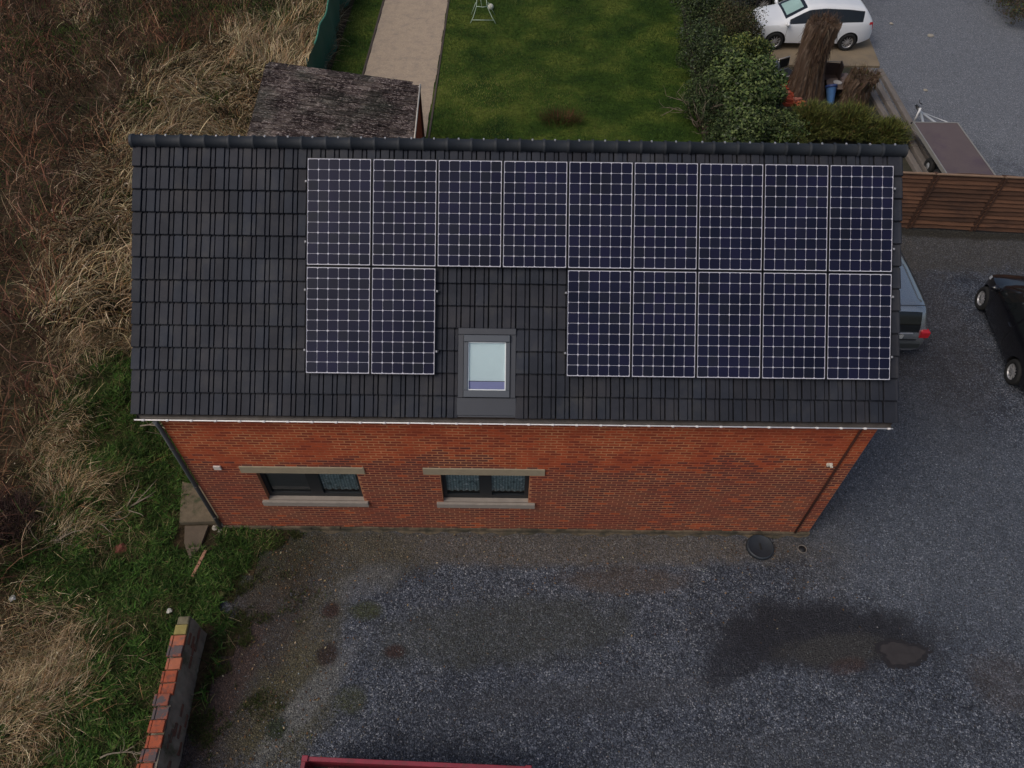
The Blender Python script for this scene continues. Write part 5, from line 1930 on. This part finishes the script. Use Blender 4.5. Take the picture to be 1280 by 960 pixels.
# dry straw: flopped tufts combed in patches
def straw_d(x, y):
    d = np.clip(.62 + .3 * wob(x, y, 1.7) - .55 * greenness(x, y), .02, 1) * np.clip(np.clip((x - bx(y) + .9) / 1.2, 0, 1) + .5 * np.clip(wob(x, y, .7) - .25, 0, 1), 0, 1)
    d = np.where(y < 4.5, d * np.clip(.20 - .2 * greenness(x, y) + .08 * wob(x, y, 3), .02, 1), d)
    return np.clip(d + 1.1 * gauss(x, y, -7.95, -3.0, .75, .85) + .75 * gauss(x, y, -9.5, 1.9, .4, .6) + .3 * gauss(x, y, -8.6, 1.0, .6, .3) + .4 * gauss(x, y, -8.3, -.3, .6, .3) + .2 * gauss(x, y, -8.9, .4, .5, .5), 0, 1)


xa_, ya_ = scatter(190000, -22, -5, -5.2, 26, straw_d)
xb_, yb_ = scatter(150000, -11, -5, -5.2, 5, straw_d)
x, y = np.concatenate([xa_, xb_]), np.concatenate([ya_, yb_])
n = len(x)
flow = 1.2 * wob(x, y, .9) * 2.4 + 1.1 * np.sin(y * .35)
near = y < 5
P1 = blade_soup(base3(x, y) + np.stack([0 * x, 0 * x, .05 * rng.random(n)], 1), np.where(near, .12 + .38 * rng.random(n), .35 + .65 * rng.random(n)), np.where(near, .005 + .008 * rng.random(n), .014 + .022 * rng.random(n)),
                np.where(near, .7 + .8 * rng.random(n), .3 + .7 * rng.random(n)), np.where(near, .1 + .7 * rng.random(n), .5 + 1.1 * rng.random(n)), flow + rng.normal(size=n) * .7,
                palette(n, [(.34, .255, .145), (.50, .40, .25), (.2, .135, .075), (.24, .14, .065), (.08, .055, .03), (.07, .085, .03)], (4, 3, 3.2, 2, 2, 1), .4) * clumpy(x * .7, y * .7), 4)
x, y = scatter(60000, -20, -5, -5.2, 26, straw_d)
n = len(x)
b3 = base3(x, y) + np.stack([0 * x, 0 * x, .04 + .22 * rng.random(n)], 1)
PL_ = leaf_soup(b3, np.where(y < 5, .02 + .04 * rng.random(n), .04 + .08 * rng.random(n)), palette(n, [(.30, .22, .13), (.46, .38, .27), (.10, .06, .035), (.16, .09, .05)], (3, 2, 3, 2), .4), np.array([0, 0, 1.0]), asp=.45)
P1 = cat3([P1, PL_])
tagp(fast_mesh('dry_grass', *P1, BLADES, None, 'stuff'), 'pale dry grass flopped over between brambles and house')


# brambles: brown arching canes with withered leaves
def bram_d(x, y):
    return np.clip((bx(y) - x + .8) / 1.5, 0, 1) * np.clip(.75 + .45 * wob(x, y, 1.1), .1, 1)


x, y = scatter(76000, -30, -7.5, -5.2, 30, bram_d)
n = len(x)
hgt = .3 + 1.3 * np.clip(.5 + .9 * wob(x, y, 1.1), 0, 1)
upz = rng.random(n) * hgt * .7
b3 = base3(x, y)
b3[:, 2] += upz
def patchtone(x, y):
    """stands of different plants: rusty, grey tan and olive"""
    a, b = wob(x + 5, y - 3, .55), wob(x - 7, y + 11, .8)
    k = 1.0 + .55 * wob(x, y, 1.7)
    rgb = np.stack([1.05 + .16 * a, 1 + .18 * b, .97 - .1 * a + .2 * b], 1)
    return rgb * np.clip(k, .35, 1.6)[:, None]


P1 = blade_soup(b3, (.35 + .75 * rng.random(n)), .010 + .026 * rng.random(n) ** 2, .1 + 1.1 * rng.random(n), .3 + 1.4 * rng.random(n), rng.random(n) * 2 * pi,
                palette(n, [(.11, .05, .032), (.065, .032, .024), (.17, .10, .062), (.27, .19, .125), (.025, .017, .012), (.05, .065, .022)], (4, 4, 3, 1.5, 3, 1.2), .4) * clumpy(x * .4, y * .4) * patchtone(x, y), 4)
x, y = scatter(60000, -30, -7.5, -5.2, 30, bram_d)
n = len(x)
hgt = .25 + 1.2 * np.clip(.5 + .9 * wob(x, y, 1.1), 0, 1)
b3 = base3(x, y)
b3[:, 2] += rng.random(n) * hgt
P2 = leaf_soup(b3, .03 + .05 * rng.random(n), palette(n, [(.08, .04, .024), (.045, .026, .018), (.12, .065, .034), (.035, .045, .016), (.17, .12, .07)], (4, 4, 2, 2.2, 1.2), .4) * patchtone(x, y))
tagp(fast_mesh('brambles', *cat3([P1, P2]), BLADES, None, 'stuff'), 'brown leafless bramble thicket along the left side')

# fallen branches in the grass
def branch_thing(label, base, dirs, r, m_, name='fallen_branch', catn='branch', twigs=6, seed=0):
    R_ = random.Random(seed)
    t_ = thing(name, label, catn, base)
    mb_ = MB()
    p = Vector((0, 0, .05))
    pts = [p.copy()]
    d = Vector(dirs[0])
    for s in range(7):
        d = (d + Vector((R_.uniform(-.3, .3), R_.uniform(-.3, .3), R_.uniform(-.12, .16)))).normalized()
        p = p + d * dirs[1] / 7
        p.z = max(p.z, .04)
        pts.append(p.copy())
    mb_.tube(pts, [r * (1 - .8 * i / 7) for i in range(8)], 6)
    t_o = mb_.build('stem', m_, t_)
    for k in range(twigs):
        i = R_.randint(1, 6)
        q = pts[i].copy()
        dd = (d + Vector((R_.uniform(-1.3, 1.3), R_.uniform(-1.3, 1.3), R_.uniform(0, .6)))).normalized()
        tp2 = [q.copy()]
        for s in range(4):
            dd = (dd + Vector((R_.uniform(-.4, .4), R_.uniform(-.4, .4), R_.uniform(-.2, .2)))).normalized()
            q = q + dd * dirs[1] * .12
            q.z = max(q.z, .04)
            tp2.append(q.copy())
        MB().tube(tp2, [r * .5, r * .4, r * .32, r * .24, r * .12], 5).build('twig', m_, t_)
    return t_


DEADW = mat('bleached_wood', (0.2, 0.165, 0.12), 0.9, .3, 10)
branch_thing('bleached forked branch lying in green grass left of the concrete pad', (-8.1, -.15, .12), ((1, .35, .05), 1.3), .028, DEADW, seed=2, twigs=8)
branch_thing('pale bundle of dry twigs lying in the grass lower left of the forked branch', (-9.0, -.55, .1), ((1, .0, 0), 1.2), .022, DEADW, seed=5, twigs=9)
branch_thing('arched pale twig in the weeds near the house corner', (-7.9, 2.3, .15), ((1, .15, .2), 1.3), .018, DEADW, seed=9, twigs=7)
branch_thing('whitish twigs beside the bottom end of the garden wall', (-6.4, -4.15, .08), ((1, .25, .1), .8), .016, DEADW, seed=13, twigs=8)
ds_ = thing('dead_shrub', 'dark brown dead shrub stump with tangled roots at the left edge', 'shrub', (-9.55, -.7, 0))
mb_ = trunk_mesh((0, 0, 0), (.05, .1, .55), .2, .13, n=24, m=8, seed=21, flare=.6)
mb_.build('trunk', mat('reddish_dead_wood', (0.075, 0.04, 0.03), 0.9, .3, 6), ds_)
n = 2600
aa = rng.random(n) * 2 * pi
rr = .55 * np.sqrt(rng.random(n))
fast_mesh('twig_mass', *blade_soup(np.stack([rr * np.cos(aa) - .1, rr * np.sin(aa) + .55, .1 + .5 * rng.random(n)], 1), .15 + .35 * rng.random(n), .007 + .008 * rng.random(n), rng.random(n) * 2.2, rng.random(n), aa + rng.normal(size=n),
                                palette(n, [(.02, .012, .012), (.05, .03, .025), (.1, .065, .055)], (4, 3, 1)), 3), BLADES, ds_, 'stuff')
for i, (x, y, lab, colr, r_) in enumerate(((-7.35, -.55, 'rust red broken brick half sunk in grass left of the plank', (.16, .045, .03), .11), (-8.62, -3.05, 'small orange red shard in the straw at the left edge', (.4, .08, .05), .07),
                                           (-8.95, -1.55, 'white pebble lying on dark soil near the left edge', (.6, .58, .54), .06), (-6.05, -1.75, 'small white stone in the grass above the garden wall', (.5, .48, .42), .05),
                                           (-5.78, -2.95, 'whitish fragment lying against the left side of the garden wall', (.5, .4, .36), .05))):
    rb_ = bmesh.new()
    bmesh.ops.create_icosphere(rb_, subdivisions=2, radius=r_)
    for v in rb_.verts:
        v.co *= random.uniform(.8, 1.2)
        v.co.z *= .6
    me = bpy.data.meshes.new('stone')
    rb_.to_mesh(me)
    me.materials.append(mat(f'stone_tone_{i}', colr, 0.9, .2, 20))
    tagp(inst('stone', me, loc=(x, y, .14 if x < -6 else .06)), lab, 'stone')

# ------------------------------------------------------------------ lawn blades
x, y = rng.uniform(-6.5, 6.4, 90000), rng.uniform(12.2, 26, 90000)
k = ~((x > -5.4) & (x < -2.6)) & ~on_shed(x, y) & (x < np.interp(y, [12, 16, 25], [6.1, 6.3, 7.0]))
x, y = x[k], y[k]
n = len(x)
lt = np.clip(.5 + .5 * wob(x, y, 1.5) + 1.0 * gauss(x, y, -1.2, 16.8, 2.2, 1.6) - .7 * gauss(x, y, 5, 18, 1.5, 5), 0, 1.3)[:, None]
tone = palette(n, [(.032, .064, .012), (.045, .082, .016), (.02, .042, .009)], (4, 3, 3), .3) * (1 - .35 * lt) + lt ** 1.5 * palette(n, [(.10, .105, .024), (.15, .135, .05)], (3, 1), .3) * .75
tagp(fast_mesh('lawn_grass', *blade_soup(np.stack([x, y, np.full(n, .004)], 1), .03 + .05 * rng.random(n), .012 + .012 * rng.random(n), .2 + .9 * rng.random(n), .5 * rng.random(n), rng.random(n) * 2 * pi, tone, 2), BLADES, None, 'stuff'), 'mown lawn grass in the garden behind the house')


# ------------------------------------------------------------------ shrubs and hedge
def shrub(name, label, cat_, centre, rad, n, leaf, cols, w, clumps=26, stems=7, stem_m=None, seed=0, group=None, light_top=None, lumps=.32):
    """leaves gathered in clumps through an uneven crown over a few stems"""
    rs_ = np.random.default_rng(seed)
    t_ = thing(name, label, cat_, (centre[0], centre[1], 0), 0, group)
    cz = centre[2]
    d = rs_.normal(size=(clumps, 3))
    d /= np.linalg.norm(d, axis=1)[:, None]
    d[:, 2] = np.abs(d[:, 2]) * 1.0 - .15
    cc = d * np.array(rad) * (.55 + .4 * rs_.random((clumps, 1)))
    cr = lumps * (.6 + .8 * rs_.random(clumps)) * min(rad[0], rad[1]) * 1.4
    ci = rs_.integers(0, clumps, n)
    dd = rs_.normal(size=(n, 3))
    dd /= np.linalg.norm(dd, axis=1)[:, None]
    rr_ = cr[ci] * (.35 + .75 * rs_.random(n) ** .6)
    p = cc[ci] + dd * rr_[:, None]
    p[:, 2] = np.maximum(p[:, 2] + cz, .03 + .1 * rs_.random(n))
    ctone = (.65 + .7 * rs_.random(clumps))[ci][:, None]
    tone = palette(n, cols, w, .35) * ctone
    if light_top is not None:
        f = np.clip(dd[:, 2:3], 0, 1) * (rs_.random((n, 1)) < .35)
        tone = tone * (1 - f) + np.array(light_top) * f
    nr_ = dd * .6 + np.array([0, 0, .5])
    fast_mesh('foliage', *leaf_soup(p, leaf * (.6 + .8 * rs_.random(n)), tone, nr_), FOLIAGE, t_)
    sm = MB()
    R_ = random.Random(seed)
    for k in range(stems):
        q = cc[R_.randrange(clumps)]
        b_ = Vector((R_.uniform(-.2, .2) * rad[0], R_.uniform(-.2, .2) * rad[1], 0))
        e_ = Vector((q[0], q[1], max(q[2] + cz, .2)))
        mid = b_.lerp(e_, .5) + Vector((R_.uniform(-.1, .1), R_.uniform(-.1, .1), .1))
        sm.tube([b_, mid, e_], [.03, .02, .008], 5)
    sm.build('stem', stem_m or BARK, t_)
    return t_


GRN = [(.038, .062, .018), (.06, .092, .024), (.02, .034, .012), (.09, .12, .04), (.07, .085, .05)]
DGR = [(.03, .05, .016), (.055, .078, .026), (.016, .026, .01), (.09, .11, .045)]
BRG = [(.05, .045, .02), (.07, .055, .028), (.035, .035, .015), (.045, .06, .02)]
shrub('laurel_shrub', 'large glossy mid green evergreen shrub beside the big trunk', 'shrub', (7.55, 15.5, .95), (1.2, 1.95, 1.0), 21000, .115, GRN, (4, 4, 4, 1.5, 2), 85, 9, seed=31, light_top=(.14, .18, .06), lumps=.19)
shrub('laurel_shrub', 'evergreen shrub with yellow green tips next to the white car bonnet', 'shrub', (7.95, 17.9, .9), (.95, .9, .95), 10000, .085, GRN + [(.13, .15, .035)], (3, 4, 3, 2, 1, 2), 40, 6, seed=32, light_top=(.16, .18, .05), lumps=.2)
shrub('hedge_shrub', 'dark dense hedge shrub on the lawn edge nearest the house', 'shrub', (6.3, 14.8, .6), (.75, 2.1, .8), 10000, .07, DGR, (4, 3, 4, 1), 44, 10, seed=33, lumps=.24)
shrub('hedge_shrub', 'dark hedge shrub with grey green leaves halfway along the lawn edge', 'shrub', (6.65, 18.2, .8), (.95, 2.1, .9), 13000, .07, DGR + [(.07, .085, .06)], (4, 3, 4, 1, 1.5), 44, 10, seed=34, lumps=.24)
shrub('hedge_shrub', 'dark hedge shrub at the far end of the lawn edge', 'shrub', (7.1, 22.4, .8), (1.0, 2.4, 1.0), 13000, .07, DGR + [(.07, .085, .06)], (4, 3, 4, 1, 1.5), 34, 10, seed=35, lumps=.3)
shrub('laurel_shrub', 'evergreen shrub low behind the roof ridge between dark hedge and big laurel', 'shrub', (7.0, 13.5, .6), (.9, .9, .75), 9000, .09, GRN, (4, 4, 4, 1.5, 2), 40, 6, seed=38, light_top=(.13, .16, .06), lumps=.22)
shrub('laurel_shrub', 'evergreen shrub below the brick stack between big laurel and conifers', 'shrub', (8.5, 13.9, .45), (.75, .8, .6), 7000, .09, GRN, (4, 4, 4, 1.5, 2), 36, 6, seed=39, light_top=(.13, .16, .06), lumps=.22)
shrub('rust_shrub', 'brownish green shrub behind the evergreen near the car bonnet', 'shrub', (8.2, 20.2, .8), (.9, 1.5, .9), 11000, .065, BRG, (4, 3, 3, 3), 26, 8, seed=36, lumps=.3)
shrub('grey_shrub', 'grey leaved shrub at the top edge left of the white car', 'shrub', (8.5, 23.6, .7), (.8, 1.0, .8), 6000, .06, [(.07, .08, .065), (.04, .05, .035), (.1, .11, .1)], (4, 3, 2), 22, 6, seed=37, lumps=.3)


def juniper(label, centre, rad, n, seed):
    rs_ = np.random.default_rng(seed)
    t_ = thing('conifer_shrub', label, 'conifer', (centre[0], centre[1], 0), 0, 'low feathery conifers behind the house ridge')
    parts = []
    m__ = n // 30
    az = rs_.random(m__) * 2 * pi
    el = .25 + 1.1 * rs_.random(m__)
    L = (.5 + .5 * rs_.random(m__)) * rad[0]
    for k in range(30):
        f = .25 + .75 * k / 30
        p = np.stack([np.cos(az) * np.cos(el) * L * f, np.sin(az) * np.cos(el) * L * f * rad[1] / rad[0], centre[2] * .35 + np.sin(el) * L * f * rad[2] / rad[0] * 1.1], 1)
        p += rs_.normal(size=p.shape) * .035
        parts.append(blade_soup(p, (.10 + .10 * rs_.random(m__)), .014 + .012 * rs_.random(m__), pi / 2 - el + rs_.normal(size=m__) * .45, .5 * rs_.random(m__), az + rs_.normal(size=m__) * .8,
                                palette(m__, [(.075, .09, .022), (.12, .135, .03), (.035, .045, .014), (.15, .14, .04), (.11, .065, .025)], (4, 3, 3, 1.2, .8), .3), 2))
    fast_mesh('foliage', *cat3(parts), FOLIAGE, t_)
    sm = MB()
    for k in range(14):
        i = k * (m__ // 14)
        e_ = Vector((np.cos(az[i]) * np.cos(el[i]) * L[i] * .9, np.sin(az[i]) * np.cos(el[i]) * L[i] * .9 * rad[1] / rad[0], centre[2] * .35 + np.sin(el[i]) * L[i] * .9 * rad[2] / rad[0]))
        sm.tube([(0, 0, .02), e_ * .5, e_], [.03, .02, .006], 5)
    sm.build('branch', BARK, t_)
    return t_


juniper('low feathery olive conifer left of the blue tub', (9.6, 14.4, .5), (1.05, .95, .85), 21000, 41)
juniper('low feathery olive conifer right under the blue tub and stump', (10.75, 14.3, .5), (1.1, 1.0, .85), 24000, 42)
juniper('smaller ragged conifer reaching over the timber sleepers', (11.85, 14.0, .4), (.95, .8, .6), 16000, 43)
juniper('low conifer in front of the evergreen shrub by the ridge', (8.6, 13.6, .35), (.8, .7, .6), 12000, 44)

# leafless shrub with pale crooked branches
bs2 = thing('bare_shrub', 'leafless shrub with pale crooked branches at the corner of the lawn', 'shrub', (6.15, 14.6, 0))
R_ = random.Random(5)


def crook(p, d, L, r, depth, out):
    pts = [p.copy()]
    for s in range(4):
        d = (d + Vector((R_.uniform(-.55, .55), R_.uniform(-.55, .55), R_.uniform(-.25, .35)))).normalized()
        p = p + d * L / 4
        p.z = max(p.z, .1)
        pts.append(p.copy())
        if depth and s > 0 and R_.random() < .75:
            crook(p.copy(), (d + Vector((R_.uniform(-1, 1), R_.uniform(-1, 1), R_.uniform(-.2, .6)))).normalized(), L * .62, r * .6, depth - 1, out)
    out.append((pts, r))


out = []
for k in range(9):
    a = k * .75
    crook(Vector((.1 * cos(a), .2 * sin(a), .05)), Vector((cos(a) * .6 - .35, sin(a) * .7, .9)).normalized(), 1.0, .024, 2, out)
for pts, r_ in out:
    MB().tube(pts, [r_ * (1 - .17 * i) for i in range(len(pts))], 5).build('branch', mat('pale_bark', (0.17, 0.135, 0.10), 0.9, .3, 12), bs2)
rdw = thing('red_twig_shrub', 'small reddish brown leafless shrub on the lawn just behind the ridge', 'shrub', (1.55, 14.9, 0))
n = 900
aa = rng.random(n) * 2 * pi
rr = .7 * np.sqrt(rng.random(n))
fast_mesh('twigs', *blade_soup(np.stack([rr * np.cos(aa), rr * .5 * np.sin(aa), .02 + .22 * rng.random(n)], 1), .12 + .3 * rng.random(n), .006 + .007 * rng.random(n), .1 + .8 * rng.random(n), .3 * rng.random(n), aa,
                            palette(n, [(.09, .03, .02), (.12, .055, .035), (.05, .03, .016), (.035, .055, .014)], (4, 2, 2, 4)), 3), BLADES, rdw, 'stuff')
shrub('scrub_bush', 'brown green scrub at the top right corner beyond the gravel drive', 'shrub', (20.6, 23.6, .6), (1.3, 2.0, .9), 9000, .07, [(.05, .04, .022), (.035, .042, .018), (.08, .05, .03), (.05, .07, .025)], (4, 3, 3, 2), 26, 6, seed=50)

# stones scattered on the far drive
for i, (x, y, r_, lab) in enumerate(((15.0, 22.6, .08, 'pale stone on the far gravel drive nearest the white car'), (16.2, 21.6, .13, 'flat light stone alone on the far gravel drive'), (14.5, 17.4, .08, 'small whitish stone on the drive right of the timber sleepers'))):
    rb_ = bmesh.new()
    bmesh.ops.create_icosphere(rb_, subdivisions=2, radius=r_)
    for v in rb_.verts:
        v.co *= random.uniform(.75, 1.2)
        v.co.z *= .35
    me = bpy.data.meshes.new('stone')
    rb_.to_mesh(me)
    me.materials.append(MATS['stone_pale'])
    tagp(inst('stone', me, loc=(x, y, .02)), lab, 'stone')
